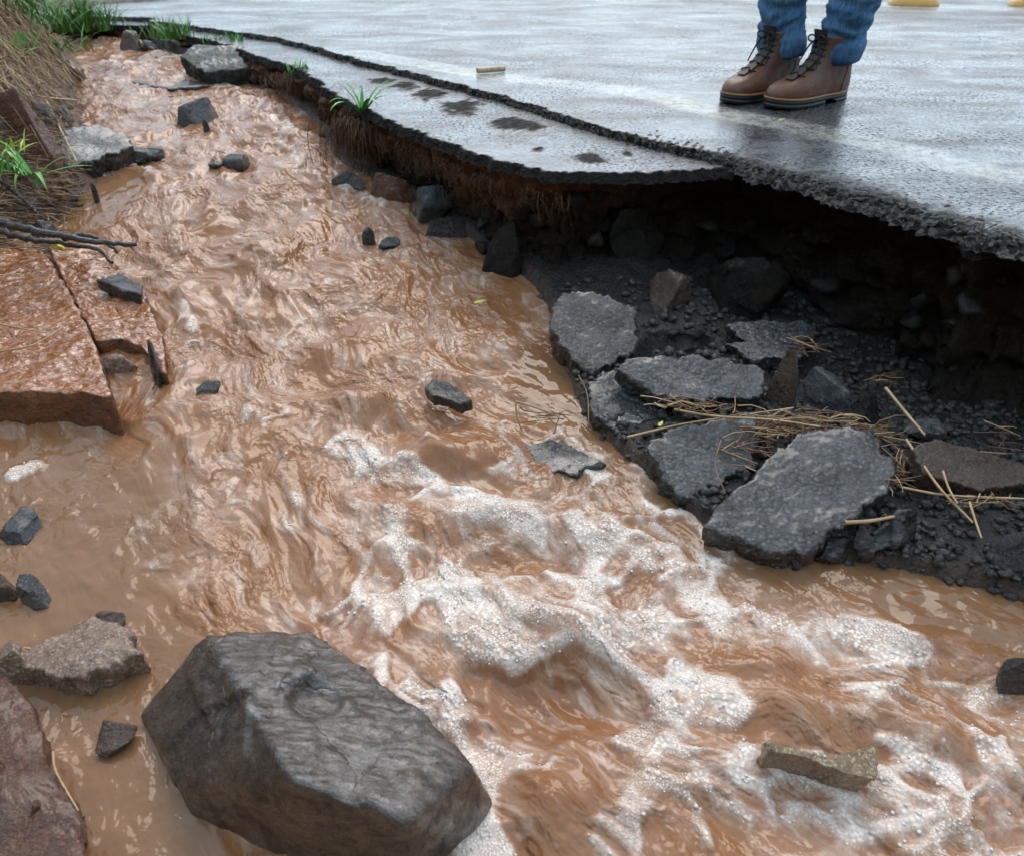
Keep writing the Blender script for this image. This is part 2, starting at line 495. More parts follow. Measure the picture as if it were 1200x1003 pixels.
def film_mat():
    n = NT('red_rock_under_running_water')
    a = n.noise(9, 6, .65); f1 = n.noise(1, 4, .62, .6, n.mapping((34, 46, 40), (0, 0, .5)))
    c = n.mix(n.rng(a, .3, .7), (.19, .058, .015), (.29, .108, .034))
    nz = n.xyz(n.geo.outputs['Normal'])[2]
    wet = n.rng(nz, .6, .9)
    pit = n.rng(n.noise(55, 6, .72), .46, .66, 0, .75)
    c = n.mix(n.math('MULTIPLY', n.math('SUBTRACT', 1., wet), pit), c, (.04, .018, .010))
    c = n.mix(n.math('MULTIPLY', wet, n.rng(f1, .50, .74, 0, .6)), c, (.62, .47, .39))  # pale streaks of running water, with sky speckle painted in, on upward faces
    n.p(Base_Color=c, Roughness=n.rng(wet, 0, 1, .5, .05), Specular_IOR_Level=.6)
    nr = n.bump(n.noise(1, 2, .5, .4, n.mapping((30, 46, 30), (0, 0, .5))), n.math('MULTIPLY', wet, .9), .016)
    nr = n.bump(n.noise(95, 1, .5, .2), n.math('MULTIPLY', wet, .6), .005, nr)
    nr = n.bump(n.noise(24, 7, .72), n.rng(wet, 0, 1, 1., .0), .03, nr)
    return n.done(nr)
M['ledge'] = film_mat()

def plant_mat(name, c1, c2, rough=.45, trans=.25, sc=30):
    n = NT(name)
    n.p(Base_Color=n.mix(n.rng(n.noise(sc, 3), .3, .7), c1, c2), Roughness=rough)
    if trans: n.p(Subsurface_Weight=trans, Subsurface_Radius=(.01, .01, .004), Subsurface_Scale=.3)
    return n.done()
M['grass'] = plant_mat('green_grass', (.05, .16, .02), (.12, .30, .05))
M['leaf'] = plant_mat('green_leaf', (.07, .25, .025), (.14, .40, .07))
M['yleaf'] = plant_mat('yellow_green_leaf', (.35, .45, .04), (.5, .55, .1))
M['straw'] = plant_mat('straw', (.30, .18, .08), (.52, .37, .20), .45, 0, 25)
M['straw_dark'] = plant_mat('brown_straw', (.10, .05, .025), (.24, .13, .065), .45, 0, 25)
M['root'] = plant_mat('hanging_roots', (.07, .036, .02), (.17, .09, .05), .6, 0, 25)
M['bark'] = rock_mat('wet_bark', (.016, .012, .010), (.045, .032, .025), 40, .15, .45, .003)
M['lichen'] = plant_mat('yellow_lichen', (.5, .33, .02), (.65, .5, .06), .7, 0)

# ------------------------------------------------------------------ layout curves (world metres)
def xy(p): return (p.x, p.y)
BANK = [(9, -1.6), (4, -1.1), (1.2, -.75), (-.3, -.6), (-.85, -.25), (-1.0, .3), (-1.3, 1.0), (-1.35, 1.45), (-1.3, 1.75), (-1.18, 2.02),
        (-1.13, 2.2), (-1.28, 2.5), (-1.5, 2.94), (-1.85, 3.6), (-3, 3.85), (-12, 4.0)]
SHORE = [xy(atw(*q)) for q in [(225, 70), (310, 98), (370, 142), (400, 188), (480, 232), (560, 285), (620, 326), (652, 378), (668, 440), (690, 490), (740, 540),
                               (800, 590), (850, 632), (960, 652), (1050, 664), (1120, 680), (1200, 700), (1320, 745)]]
SHORE += [(1.6, .45), (6, -.3)]
UP_PX = [(100, 21), (180, 27), (250, 36), (330, 48), (420, 72), (500, 92), (560, 108), (620, 125), (680, 145), (760, 166), (850, 187),
         (900, 200), (930, 209), (1000, 227), (1060, 246), (1100, 259), (1150, 273), (1200, 285)]
UP = [(-30, 4.9), (-12, 4.65), (-5, 4.5)] + [xy(at(x, y, -.005)) for x, y in UP_PX] + [(1.6, .92), (4, .35), (12, -1.2), (30, -5)]
LOW_PX = [(100, 31), (180, 36), (225, 46), (262, 53), (300, 68), (345, 82), (390, 112), (440, 138), (520, 171), (600, 196), (640, 205),
          (700, 207), (780, 205), (860, 201)]
LOW = [(-30, 4.6), (-12, 4.4), (-5, 4.3)] + [xy(at(x, y, -.022)) for x, y in LOW_PX]
for x, y in [(915, 206), (960, 217), (1000, 229), (1060, 248), (1100, 261), (1150, 275), (1200, 287)]:
    q = at(x, y, -.005); LOW.append((q.x + .012, q.y + .015))
LOW += [(1.6, .935), (4, .365), (12, -1.185), (30, -4.98)]
FAR = [(-30, 5.4), (-12, 5.0), (-3.2, 4.66), (-2.25, 4.66), (-1.8, 5.1), (-1, 6.0), (1, 7.3), (4, 8.2), (12, 8.6), (30, 9)]
CENTRE = [xy(atw(*q)) for q in [(120, 35), (180, 70), (225, 130), (280, 220), (340, 310), (420, 430), (520, 540), (650, 660), (820, 790), (1000, 900)]]
CENTRE = [(-6, 4.15), (-3, 4.05)] + CENTRE
_dc = (CENTRE[-1][0] - CENTRE[-2][0], CENTRE[-1][1] - CENTRE[-2][1])
CENTRE += [(CENTRE[-1][0] + _dc[0] * k, CENTRE[-1][1] + _dc[1] * k) for k in (1, 2, 4, 8, 16)]

bank_c = catmull(BANK, 160)[:, :2]
shore_c = catmull(SHORE, 120)[:, :2]
centre_c = catmull(CENTRE, 90)[:, :2]
far_c = catmull(FAR, 120)[:, :2]
low_c = catmull(LOW, 400)[:, :2]

def ground_parts(X, Y):
    w = W(Y)
    _, sb, _ = poly_dist(X, Y, bank_c)
    _, ss, _ = poly_dist(X, Y, shore_c)
    _, sf, _ = poly_dist(X, Y, far_c)
    return w, sb, ss, sf

def ground_z(X, Y, fine=True):
    X = np.asarray(X, float); Y = np.asarray(Y, float)
    w, sb, ss, sf = ground_parts(X, Y)
    bed = w - .11 + .03 * fbm2(X * 4, Y * 4, 3, 5)
    bed = np.maximum(bed, np.where(sb > -.12, w - .11 + (sb + .12) * .9, -9))
    bankn = fbm2(X * 3, Y * 3, 4, 8)
    b = np.clip(sb, 0, None)
    bank = w - .0 + np.minimum(1.25 * b, .30 + .85 * b) + bankn * .07 * sstep(0, .2, b)
    bank = np.minimum(bank, 3.2 + .25 * bank + .1 * bankn)  # bank raised into an unseen hillside that blocks sky and darkens camera-facing sides
    bank = np.minimum(bank, 6.0)
    sh = np.clip(ss, 0, None)
    shore = w + .022 + .02 * np.exp(-((sh - .2) / .12) ** 2) - .02 * sstep(.3, .5, sh) + .014 * fbm2(X * 9, Y * 9, 4, 31) * sstep(0, .1, sh)
    z = np.where(sb > 0, bank, np.where(ss > 0, shore, bed))
    mixs = sstep(-.07, .02, ss)
    z = np.where((sb <= 0) & (ss <= 0), bed + (w + .022 - bed) * mixs, z)
    # under the road and the far verge
    _, sl, _ = poly_dist(X, Y, low_c)
    z = np.where(sl > 0.0, np.minimum(z, -.115), z)
    z = np.where(sl > .55, -.5, z)
    verge = -.5 + .515 * sstep(-.25, .02, sf) + np.clip(sf, 0, None) * .06 * (1 + .0 * sf) + .05 * fbm2(X * 1.3, Y * 1.3, 3, 3) * sstep(0, .8, sf)
    z = np.where(sf > -.25, verge, z)
    if fine:
        z = z + .006 * fbm2(X * 30, Y * 30, 3, 77)
    return z

def gz(x, y):
    return float(ground_fast(np.array([x]), np.array([y]))[0])

def on_ground(px, py, lift=0.):
    d = ray(px, py)
    t = np.linspace(.6, 6.5, 900)
    g = ground_fast(d.x * t, d.y * t)
    hit = np.argmax(CAM_H + d.z * t < np.maximum(g, W(d.y * t)))
    return Vector((d.x * t[hit], d.y * t[hit], CAM_H + d.z * t[hit] + lift))

def axis(lo, hi, a, b, fine, grow):
    mid = np.arange(a, b, fine)
    up, s = [b], fine
    while up[-1] < hi:
        s *= grow; up.append(up[-1] + s)
    dn, s = [a], fine
    while dn[-1] > lo:
        s *= grow; dn.append(dn[-1] - s)
    return np.r_[dn[:0:-1], mid, up]

# ------------------------------------------------------------------ ground
gx = axis(-120, 120, -2.3, 1.5, .0125, 1.17)
gy = axis(-60, 160, .3, 4.6, .0125, 1.17)
GX, GY = np.meshgrid(gx, gy)
GZ = ground_z(GX, GY)
def ground_fast(x, y):
    i = np.clip(np.searchsorted(gy, y) - 1, 0, len(gy) - 2); j = np.clip(np.searchsorted(gx, x) - 1, 0, len(gx) - 2)
    v = (y - gy[i]) / (gy[i + 1] - gy[i]); u = (x - gx[j]) / (gx[j + 1] - gx[j])
    return (GZ[i, j] * (1 - u) + GZ[i, j + 1] * u) * (1 - v) + (GZ[i + 1, j] * (1 - u) + GZ[i + 1, j + 1] * u) * v
w_, sb_, ss_, sf_ = ground_parts(GX, GY)
me = grid_mesh('ground', GX, GY, GZ, attrs={'shore': sstep(-.05, .03, ss_) * (sb_ < 0), 'grassy': sstep(.1, .5, sf_) + sstep(.3, .8, sb_)})
tag(link('ground', me, M['ground']), 'reddish soil of the ditch bed, bank and verge', kind='structure')

# ------------------------------------------------------------------ water
def stroke(X, Y, px, hw):
    pts = [atw(*q) for q in px]
    h = hw * float(np.mean([scale_at(p) for p in pts]))
    c = catmull([xy(p) for p in pts], max(8, 4 * len(pts)))[:, :2]
    d, _, _ = poly_dist(X, Y, c)
    return sstep(0, 1, np.clip(1.2 - d / (h * 2.0), 0, 1))

def blob(X, Y, px, py, rx, ry):
    p = atw(px, py)
    s = scale_at(p)
    dep = math.asin((CAM_H - p.z) / math.sqrt(p.x ** 2 + p.y ** 2 + (CAM_H - p.z) ** 2))
    ax = rx * s; ay = ry * s / math.sin(dep)
    return ((X - p.x) / ax) ** 2 + ((Y - p.y) / ay) ** 2, s

wx = np.arange(-2.6, 1.5, .0052)
wy = [.16]
while wy[-1] < 4.9: wy.append(wy[-1] + .0036 + .0028 * max(0, wy[-1] - .6))
wy = np.array(wy)
WX, WY = np.meshgrid(wx, wy)
_, SN, SS = poly_dist(WX, WY, centre_c)
q1 = fbm2(WX * 3, WY * 3, 3, 101); q2 = fbm2(WX * 3 + 9, WY * 3, 3, 131)
FS = SS + .06 * q1 + .008 * noise2(WX * 9, WY * 9, 7); FN = SN + .05 * q2 + .008 * noise2(WX * 9, WY * 9, 8)

_, SSH, _ = poly_dist(WX, WY, shore_c)
calm = sstep(-.16, -.02, SSH) * .9 * (WY < 1.3)
for (px, py, rx, ry) in [(60, 690, 150, 150), (150, 800, 90, 70), (30, 590, 110, 70), (160, 940, 110, 100), (1120, 705, 110, 35), (1190, 745, 60, 40), (990, 672, 80, 16),
                         (650, 440, 50, 40), (110, 240, 45, 25)]:
    r, _s = blob(WX, WY, px, py, rx, ry)
    calm = np.maximum(calm, sstep(1.5, .45, r))
lively = 1 - .9 * calm
turb = lively * (.55 + .45 * sstep(-.3, .4, noise2(WX * 2, WY * 2, 55)))

h = .026 * fbm2(FS * 5, FN * 7.5, 2, 11)
rid = 1 - np.abs(noise2(FS * 9.5, FN * 12, 21)) * 1.9
h += .015 * np.clip(rid, 0, 1) ** 2.2 * .8
rid2 = 1 - np.abs(noise2(FS * 21, FN * 24, 22)) * 1.9
ptch = sstep(-.15, .35, noise2(WX * 5, WY * 5, 43))
h += (.0045 * np.clip(rid2, 0, 1) ** 2 + .002 * fbm2(FS * 26, FN * 44, 2, 41)) * ptch
h *= turb
h *= sstep(.03, -.10, SSH)
h += calm * .0016 * fbm2(WX * 38, WY * 38, 2, 61)
# standing waves, domes and the hole under the fall
for (px, py, rx, ry, hh) in [(378, 418, 26, 14, .026), (432, 478, 42, 16, .034), (535, 538, 60, 16, .028), (265, 480, 70, 14, .022), (640, 745, 130, 34, .018),
                             (590, 610, 130, 16, .016), (880, 790, 55, 30, .026), (930, 850, 60, 26, .03), (640, 950, 70, 50, .03), (320, 300, 60, 12, .018), (230, 350, 50, 12, .015),
                             (330, 235, 34, 9, .018), (260, 250, 40, 9, .016), (430, 330, 60, 12, .012), (820, 900, 80, 40, .018), (1090, 860, 80, 40, .02), (300, 380, 40, 12, .015),
                             (150, 90, 40, 6, .01), (450, 560, 60, 16, -.014), (640, 655, 120, 16, -.012), (480, 500, 50, 10, -.012)]:
    r, s = blob(WX, WY, px, py, rx, ry)
    r = r * (1 + .5 * noise2(WX * 14, WY * 14, 91))
    h += hh * np.exp(-r * 1.2)
_hp = atw(652, 826); _hs = scale_at(_hp)
_hx = (WX - _hp.x + .12 * (WY - _hp.y)) / (108 * _hs); _hy = (WY - _hp.y - .012 * np.sin(_hx * 5 + .6)) / (52 * _hs)
hole = np.abs(_hx) ** 4 + np.abs(_hy) ** 4
hole = hole * (1 + .3 * noise2(WX * 14, WY * 14, 92))
hole_m = sstep(1.7, .5, hole) * np.where(_hy > 0, 1, sstep(-1.4, .1, _hy))
h -= .021 * hole_m

def vor_edge(x, y, seed):
    ix, iy = np.floor(x), np.floor(y)
    f1 = np.full(x.shape, 9.); f2 = np.full(x.shape, 9.)
    for dx in (-1, 0, 1):
        for dy in (-1, 0, 1):
            hsh = _hash(ix + dx, iy + dy, np.zeros_like(ix), seed)
            px_ = ix + dx + (hsh & 1023) / 1023.; py_ = iy + dy + ((hsh >> 10) & 1023) / 1023.
            dd = np.hypot(x - px_, y - py_)
            f2 = np.minimum(f2, np.maximum(f1, dd)); f1 = np.minimum(f1, dd)
    return f2 - f1
wvx = .35 * noise2(FS * 9, FN * 9, 811) + .2 * noise2(FS * 22, FN * 22, 812); wvy = .35 * noise2(FS * 9 + 5, FN * 9, 813) + .2 * noise2(FS * 22, FN * 22, 814)
net = sstep(.30, .02, vor_edge(FS * 9 + wvx * 1.6, FN * 14 + wvy * 1.6, 821))
net2 = sstep(.34, .02, vor_edge(FS * 20 + wvx * 2.4, FN * 30 + wvy * 2.4, 831))

foam = np.zeros_like(WX)
ST = [([(405, 520), (450, 545), (500, 575), (550, 597), (600, 607), (650, 622), (700, 630), (760, 655), (810, 690), (850, 725)], 20, 1.0),
      ([(300, 488), (360, 505), (420, 520), (500, 515), (560, 512)], 16, .55),
      ([(470, 640), (432, 690), (398, 715), (450, 728)], 24, .72), ([(440, 560), (470, 600), (490, 650)], 22, .55),
      ([(470, 715), (540, 695), (590, 715), (650, 735), (740, 735)], 40, 1.1), ([(555, 765), (620, 778), (700, 778), (745, 760)], 26, 1.15),
      ([(560, 700), (620, 690), (700, 690), (760, 710), (780, 745)], 26, .95), ([(600, 640), (660, 668), (740, 690)], 18, .5),
      ([(543, 785), (536, 830), (528, 868), (545, 905)], 17, 1.0), ([(440, 790), (480, 830), (530, 880)], 22, .75),
      ([(608, 884), (575, 895), (560, 945), (570, 1010)], 22, 1.05),
      ([(752, 785), (772, 820), (762, 850), (735, 868)], 15, 1.05), ([(755, 785), (820, 815), (850, 845), (800, 868)], 24, .95),
      ([(690, 650), (750, 655), (800, 672), (840, 700)], 24, .8), ([(835, 640), (830, 690), (868, 730), (930, 742), (1000, 748), (1045, 765)], 24, .95),
      ([(905, 750), (980, 770), (1040, 790), (1035, 830), (1000, 860)], 18, .75), ([(1040, 860), (1110, 885), (1210, 893)], 26, .8),
      ([(880, 900), (950, 935), (1040, 940), (1120, 980)], 44, .85), ([(770, 880), (850, 905), (830, 960), (900, 1000)], 40, .62),
      ([(700, 880), (760, 920), (700, 1000)], 34, .5), ([(1080, 780), (1140, 820), (1210, 850)], 30, .62), ([(1100, 940), (1160, 960), (1210, 1010)], 46, .6),
      ([(560, 560), (640, 520), (700, 545), (720, 590)], 26, .6), ([(590, 550), (600, 510)], 18, .6), ([(720, 590), (790, 620), (830, 650)], 26, .62),
      ([(120, 75), (180, 73), (235, 66)], 4, .8), ([(220, 90), (240, 95), (262, 108)], 6, .7), ([(300, 120), (330, 150), (345, 190)], 12, .6), ([(345, 190), (380, 215), (470, 250)], 9, .6),
      ([(250, 92), (280, 108)], 6, .7), ([(200, 340), (225, 400), (215, 440)], 8, .5), ([(330, 540), (345, 600), (300, 650)], 18, .42), ([(380, 600), (400, 660)], 26, .45),
      ([(20, 555), (38, 548)], 9, .95), ([(25, 600), (45, 585)], 3, .8), ([(12, 470), (130, 492)], 2, .0), ([(100, 560), (80, 600), (110, 620)], 8, .4),
      ([(230, 540), (190, 600), (140, 640)], 14, .36), ([(150, 690), (190, 660), (240, 640)], 14, .36), ([(560, 910), (640, 900), (700, 905)], 16, .5)]
for px, hw, wt in ST:
    if wt: foam = np.maximum(foam, wt * stroke(WX, WY, px, hw))
for (px, py, rx, ry, wt) in [(960, 930, 300, 120, .46), (760, 900, 160, 60, .46), (700, 690, 260, 90, .40), (480, 620, 110, 80, .36), (1100, 830, 140, 90, .46), (640, 560, 180, 50, .38)]:
    r, _s = blob(WX, WY, px, py, rx, ry)
    foam = np.maximum(foam, wt * sstep(1.3, .3, r))
clump = fbm2(FS * 9, FN * 17, 4, 71, .6)
foam = foam * (.72 + .42 * net + .22 * net2) + .16 * net * sstep(.05, .4, foam)
foam = foam * (1 + .5 * clump) + .12 * clump * sstep(.02, .3, foam)
foam *= 1 - .96 * sstep(1.25, .85, hole) * (1 - .75 * sstep(.35, -.6, _hy + .35 * clump))
for (px, py, rx, ry) in [(880, 785, 50, 22), (640, 960, 60, 44), (545, 543, 54, 14), (925, 868, 66, 16), (500, 735, 20, 30), (610, 660, 60, 12), (470, 770, 14, 36)]:
    r, _s = blob(WX, WY, px, py, rx, ry)
    foam *= 1 - .8 * sstep(1.2, .6, r * (1 + .4 * noise2(WX * 12, WY * 12, 99)))
# wakes of the stones in the stream
for (px, py, w) in [(225, 137, 50), (274, 192, 32), (152, 54, 30), (143, 33, 26), (235, 468, 54), (520, 462, 50), (172, 184, 40), (965, 885, 120), (405, 220, 50), (560, 880, 60), (250, 96, 80), (120, 180, 60), (440, 284, 40)]:
    p = atw(px, py); sc_ = scale_at(p) * w * .5
    dd = np.hypot(WX - p.x, WY - p.y) / sc_
    upst = (WY - p.y) * .8 - (WX - p.x) * .5
    h += .010 * np.exp(-((dd - 1.15) / .35) ** 2) * sstep(-.02, .03, upst) - .008 * np.exp(-(dd / 1.6) ** 2) * sstep(.02, -.03, upst)
    foam = np.maximum(foam, .75 * np.exp(-((dd - 1.15) / .28) ** 2) * (.6 + .5 * noise2(WX * 40, WY * 40, 12)))
    dl = atw(px + w * .9, py + w * .55)
    foam = np.maximum(foam, .45 * np.clip(1 - poly_dist(WX, WY, [(p.x, p.y), (dl.x, dl.y)])[0] / (sc_ * .8), 0, 1))
foam = np.clip(foam * (1 - .6 * calm * (WY < .9)), 0, 1.2)
h += .006 * sstep(.3, 1., foam) * (1 + .6 * noise2(WX * 45, WY * 45, 73))
lace = np.clip(lively * (.75 + .5 * q2), 0, 1)
WZ = W(WY) + h
grd = ground_z(WX[::3, ::3], WY[::3, ::3], False)
keep = np.zeros(WX.shape, bool)
kk = (np.repeat(np.repeat(W(WY[::3, ::3]) + .06 - grd > 0, 3, 0), 3, 1))[:WX.shape[0], :WX.shape[1]]
_, slx, _ = poly_dist(WX[::3, ::3], WY[::3, ::3], low_c)
kk2 = (np.repeat(np.repeat(slx < .35, 3, 0), 3, 1))[:WX.shape[0], :WX.shape[1]]
keep = kk & kk2 & (SSH < .05)
me = grid_mesh('stream_water', WX, WY, WZ, attrs={'foam': foam, 'lace': lace, 'calm': calm, 'fs': FS, 'fn': FN}, keep=keep)
# flow coordinate as a vector attribute for the streaks
nv = len(me.vertices)
fs_ = np.empty(nv, np.float32); fn_ = np.empty(nv, np.float32)
me.attributes['fs'].data.foreach_get('value', fs_); me.attributes['fn'].data.foreach_get('value', fn_)
fl = me.attributes.new('flow', 'FLOAT_VECTOR', 'POINT')
fl.data.foreach_set('vector', np.stack([fs_, fn_, np.zeros_like(fs_)], 1).ravel())
tag(link('stream_water', me, M['water']), 'muddy brown flood water rushing down the ditch with patches of foam', kind='structure')

def water_h(x, y):
    j = int(np.clip(np.searchsorted(wx, x), 0, len(wx) - 1)); i = int(np.clip(np.searchsorted(wy, y), 0, len(wy) - 1))
    return float(WZ[i, j])

# larger bubbles riding on the foam
rngb = np.random.default_rng(5)
ico = bmesh.new(); bmesh.ops.create_icosphere(ico, subdivisions=2, radius=1)
IV2 = np.array([v.co[:] for v in ico.verts]); IF2 = np.array([[v.index for v in f.verts] for f in ico.faces]); ico.free()
ico = bmesh.new(); bmesh.ops.create_icosphere(ico, subdivisions=1, radius=1)
IV1 = np.array([v.co[:] for v in ico.verts]); IF1 = np.array([[v.index for v in f.verts] for f in ico.faces]); ico.free()
cand = np.argwhere((foam > .7) & (WY < 1.15))
cand = cand[rngb.choice(len(cand), 1500, replace=False)]
bv, bf = [], []
for k, (i, j) in enumerate(cand):
    r = .0010 + .0020 * rngb.random() ** 3
    V = IV1 * r * np.array([1, 1, .7]) + np.array([WX[i, j] + rngb.normal() * .002, WY[i, j] + rngb.normal() * .002, WZ[i, j] + r * .0])
    bf.append(IF1 + len(bv) * len(IV1)); bv.append(V)
me = raw_mesh('foam_bubbles', np.concatenate(bv), np.concatenate(bf))
n = NT('foam_bubble')
n.p(Base_Color=(.66, .61, .57), Roughness=.12, Specular_IOR_Level=.5)
tag(link('foam_bubbles', me, n.done()), 'white foam bubbles floating on the brown water', 'foam', kind='stuff')

# ------------------------------------------------------------------ road layers
LINE_EDGE = catmull([xy(at(*q)) for q in [(420, 62), (520, 80), (600, 92), (740, 108), (840, 131), (980, 160), (1080, 180), (1200, 206)]] + [(2.2, 1.1), (5, .2)], 80)[:, :2]
LINE_MID = catmull([(9, 3.4), (4, 4.2), xy(at(1200, 11)), xy(at(1040, 7)), (1.1, 5.1), (.2, 5.6), (-1, 6.2)], 60)[:, :2]
PATCH = [(475, 101, 16, 5), (505, 111, 20, 6), (540, 126, 22, 8), (600, 146, 26, 7), (625, 150, 14, 5), (693, 187, 18, 6), (735, 182, 6, 3), (630, 176, 5, 2.5), (450, 96, 14, 3)]

def road_layer(name, lip, z_top, z_bot, mat, dmax, seed, upper):
    n = 1500
    L0 = catmull(lip, 9000)[:, :2]
    # dense where the camera looks, coarse far away
    wgt = 1.0 / (.02 + .05 * np.clip(np.hypot(L0[:, 0] + .1, L0[:, 1] - 1.9) - 2.2, 0, None) ** 1.2)
    cs = np.r_[0, np.cumsum(wgt)]; cs /= cs[-1]
    idx = np.interp(np.linspace(0, 1, n), cs[1:], np.arange(len(L0)))
    Px = np.interp(idx, np.arange(len(L0)), L0[:, 0]); Py = np.interp(idx, np.arange(len(L0)), L0[:, 1])
    k = 41
    Sx = np.convolve(np.pad(Px, k // 2, mode='edge'), np.ones(k) / k, 'valid'); Sy = np.convolve(np.pad(Py, k // 2, mode='edge'), np.ones(k) / k, 'valid')
    tx, ty = np.gradient(Sx), np.gradient(Sy); tl = np.hypot(tx, ty); tx /= tl; ty /= tl
    nx, ny = -ty, tx                                    # left of travel = into the road
    right = sstep(.35, .6, Px)                          # the crumbling right end
    rag = .016 * fbm2(Px * 11, Py * 11, 4, seed) + .007 * fbm2(Px * 48, Py * 48, 3, seed + 3)
    rag = rag * (1 + .6 * right) * (1.0 if upper else 1.2)
    wid = (.010 + .030 * right) if upper else .010 + 0 * right
    face = np.linspace(0, 1, 14)
    ds = [.0]
    st = .006
    while ds[-1] < dmax:
        st = min(st * 1.07, .09); ds.append(ds[-1] + st)
    ds = np.array(ds)
    rows = len(face) + len(ds)
    X = np.zeros((rows, n)); Y = np.zeros_like(X); Z = np.zeros_like(X); E = np.zeros_like(X); CR = np.zeros_like(X)
    for i, f in enumerate(face):
        fz_ = (.45 + .55 * right) if upper else .35
        off = rag + wid * (f - 1) + fz_ * (.012 + .012 * right) * fbm3(Px * 38, Py * 38, f * 1.6 + 0 * Px, 3, seed + 8) * (1.15 - f) + fz_ * (.006 * fbm3(Px * 110, Py * 110, f * 4 + 0 * Px, 2, seed + 9))
        X[i] = Px + nx * off; Y[i] = Py + ny * off
        Z[i] = z_bot + (z_top - z_bot) * (f ** .75 if upper else f)
        CR[i] = 1
    for i, d in enumerate(ds):
        r = i + len(face)
        off = rag * math.exp(-d * 6) + d + (.002 if i == 0 else 0)
        # far rows fan out towards straight-ahead so that they do not cross
        bl = min(1, d / 2.0)
        dx_ = nx * (1 - bl) + .18 * bl; dy_ = ny * (1 - bl) + .98 * bl
        X[r] = Px + dx_ * off; Y[r] = Py + dy_ * off
        Z[r] = z_top
        E[r] = d
        CR[r] = (1 - .3 * right) * sstep(.010 + .085 * right, .0, d + (.008 + .03 * right) * fbm2(X[r] * 20, Y[r] * 20, 3, 9)) if upper else sstep(.012, 0, d)
    if upper:
        le = poly_dist(X, Y, LINE_EDGE)[0]; lm = poly_dist(X, Y, LINE_MID)[0]
        line = np.maximum(sstep(.062, .050, le + .006 * noise2(X * 30, Y * 30, 5)), sstep(.06, .05, lm))
        # a rougher strip beside the centre line and a few cracks
        band = sstep(.34, .16, np.abs(lm - .38)) * (.35 + .3 * fbm2(X * 3, Y * 9, 3, 14))
        CR = np.maximum(CR, np.clip(band, 0, 1) * (X > .9) * .6)
    else:
        line = np.zeros_like(X)
        for (px, py, rx, ry) in PATCH:
            q = at(px, py, z_top); s = scale_at(q)
            dep = math.atan2(CAM_H - q.z, math.hypot(q.x, q.y))
            r = ((X - q.x) / (rx * s)) ** 2 + ((Y - q.y) / (ry * s / math.sin(dep))) ** 2
            r = r * (1 + .9 * noise2(X * 22, Y * 22, 17)) + .9 * fbm2(X * 60, Y * 60, 3, 18)
            m = .85 * sstep(1.5, .3, r)
            CR = np.maximum(CR, m); Z += .004 * m
    amp = np.clip(CR, 0, 1)
    dn = np.clip(E / .01, 0, 1)
    Z += amp * (.006 * fbm2(X * 70, Y * 70, 3, 29) + .004 * noise2(X * 170, Y * 170, 30)) * np.where(E > 0, 1, .8)
    Z += .0035 * fbm2(X * 2.2, Y * 2.2, 3, 15) * sstep(.1, .5, E)
    me = grid_mesh(name, X, Y, Z, attrs={'edge': E, 'crumb': CR, 'line': line}, flip=False)
    return me, (Px, Py, nx, ny, rag)

me, _ = road_layer('road', UP, 0.0, -.022, M['road'], 8.5, 201, True)
tag(link('road', me, M['road']), 'wet grey asphalt road with worn white lines', kind='structure')
me, lipinfo = road_layer('road_shoulder', LOW, -.016, -.036, M['shoulder'], 3.2, 301, False)
tag(link('road_shoulder', me, M['shoulder']), 'wet lower asphalt strip along the collapsed edge', kind='structure')

# ------------------------------------------------------------------ the undercut earth face below the road
Px, Py, nx, ny, rag = lipinfo
sel = (Px > -3.2) & (Px < 3.5)
Px, Py, nx, ny, rag = [a[sel] for a in (Px, Py, nx, ny, rag)]
u_key = [(-3.2, .02), (-1.2, .02), (-.9, .03), (-.55, .04), (-.4, .05), (-.25, .07), (-.1, .08), (.05, .10), (.2, .13), (.45, .13), (.65, .11), (.9, .1), (3.5, .1)]
U = np.interp(Px, [k[0] for k in u_key], [k[1] for k in u_key])
bot = ground_z(Px + nx * .02, Py + ny * .02, False) - .10
rowsN = 90
T = np.linspace(0, 1, rowsN)
Xc = np.zeros((rowsN, len(Px))); Yc = np.zeros_like(Xc); Zc = np.zeros_like(Xc); Tc = np.zeros_like(Xc)
for i, t in enumerate(T):
    z = -.028 + (bot + .028) * t
    inn = U * np.interp(t, [0, .06, .2, .4, .6, .8, 1], [.0, .25, .7, 1.0, .9, .55, .1])
    Xc[i] = Px; Yc[i] = Py; Zc[i] = z
    nz_ = .050 * fbm3(Px * 5, Py * 5, z * 7, 3, 401) + .045 * fbm3(Px * 15, Py * 15, z * 17, 4, 402)
    nz_ += .010 * (1 - np.abs(fbm3(Px * 40, Py * 40, z * 30, 2, 403)))
    fac = sstep(0, .15, t)
    off = rag + .004 + inn - nz_ * (.25 + .9 * fac)
    Xc[i] += nx * off; Yc[i] += ny * off
    Zc[i] += .012 * fbm3(Px * 25, Py * 25, z * 25, 3, 405) * fac
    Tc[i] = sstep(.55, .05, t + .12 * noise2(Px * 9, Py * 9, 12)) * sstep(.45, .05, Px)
me = grid_mesh('eroded_bank', Xc, Yc, Zc, attrs={'topsoil': Tc}, flip=True)
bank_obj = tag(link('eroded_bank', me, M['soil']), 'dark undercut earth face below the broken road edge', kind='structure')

# ------------------------------------------------------------------ rocks
_at = at
def at(px, py, z=0.0, a=0.0, b=0.0, c=(0, 0)):
    return _at(px, py, z - float(np.interp(-z, [.05, .2], [0, .045])), a, b, c)
_ico = {}
def ico_dirs(sub):
    if sub not in _ico:
        b = bmesh.new(); bmesh.ops.create_icosphere(b, subdivisions=sub, radius=1)
        _ico[sub] = (np.array([v.co[:] for v in b.verts]), np.array([[v.index for v in f.verts] for f in b.faces])); b.free()
    return _ico[sub]

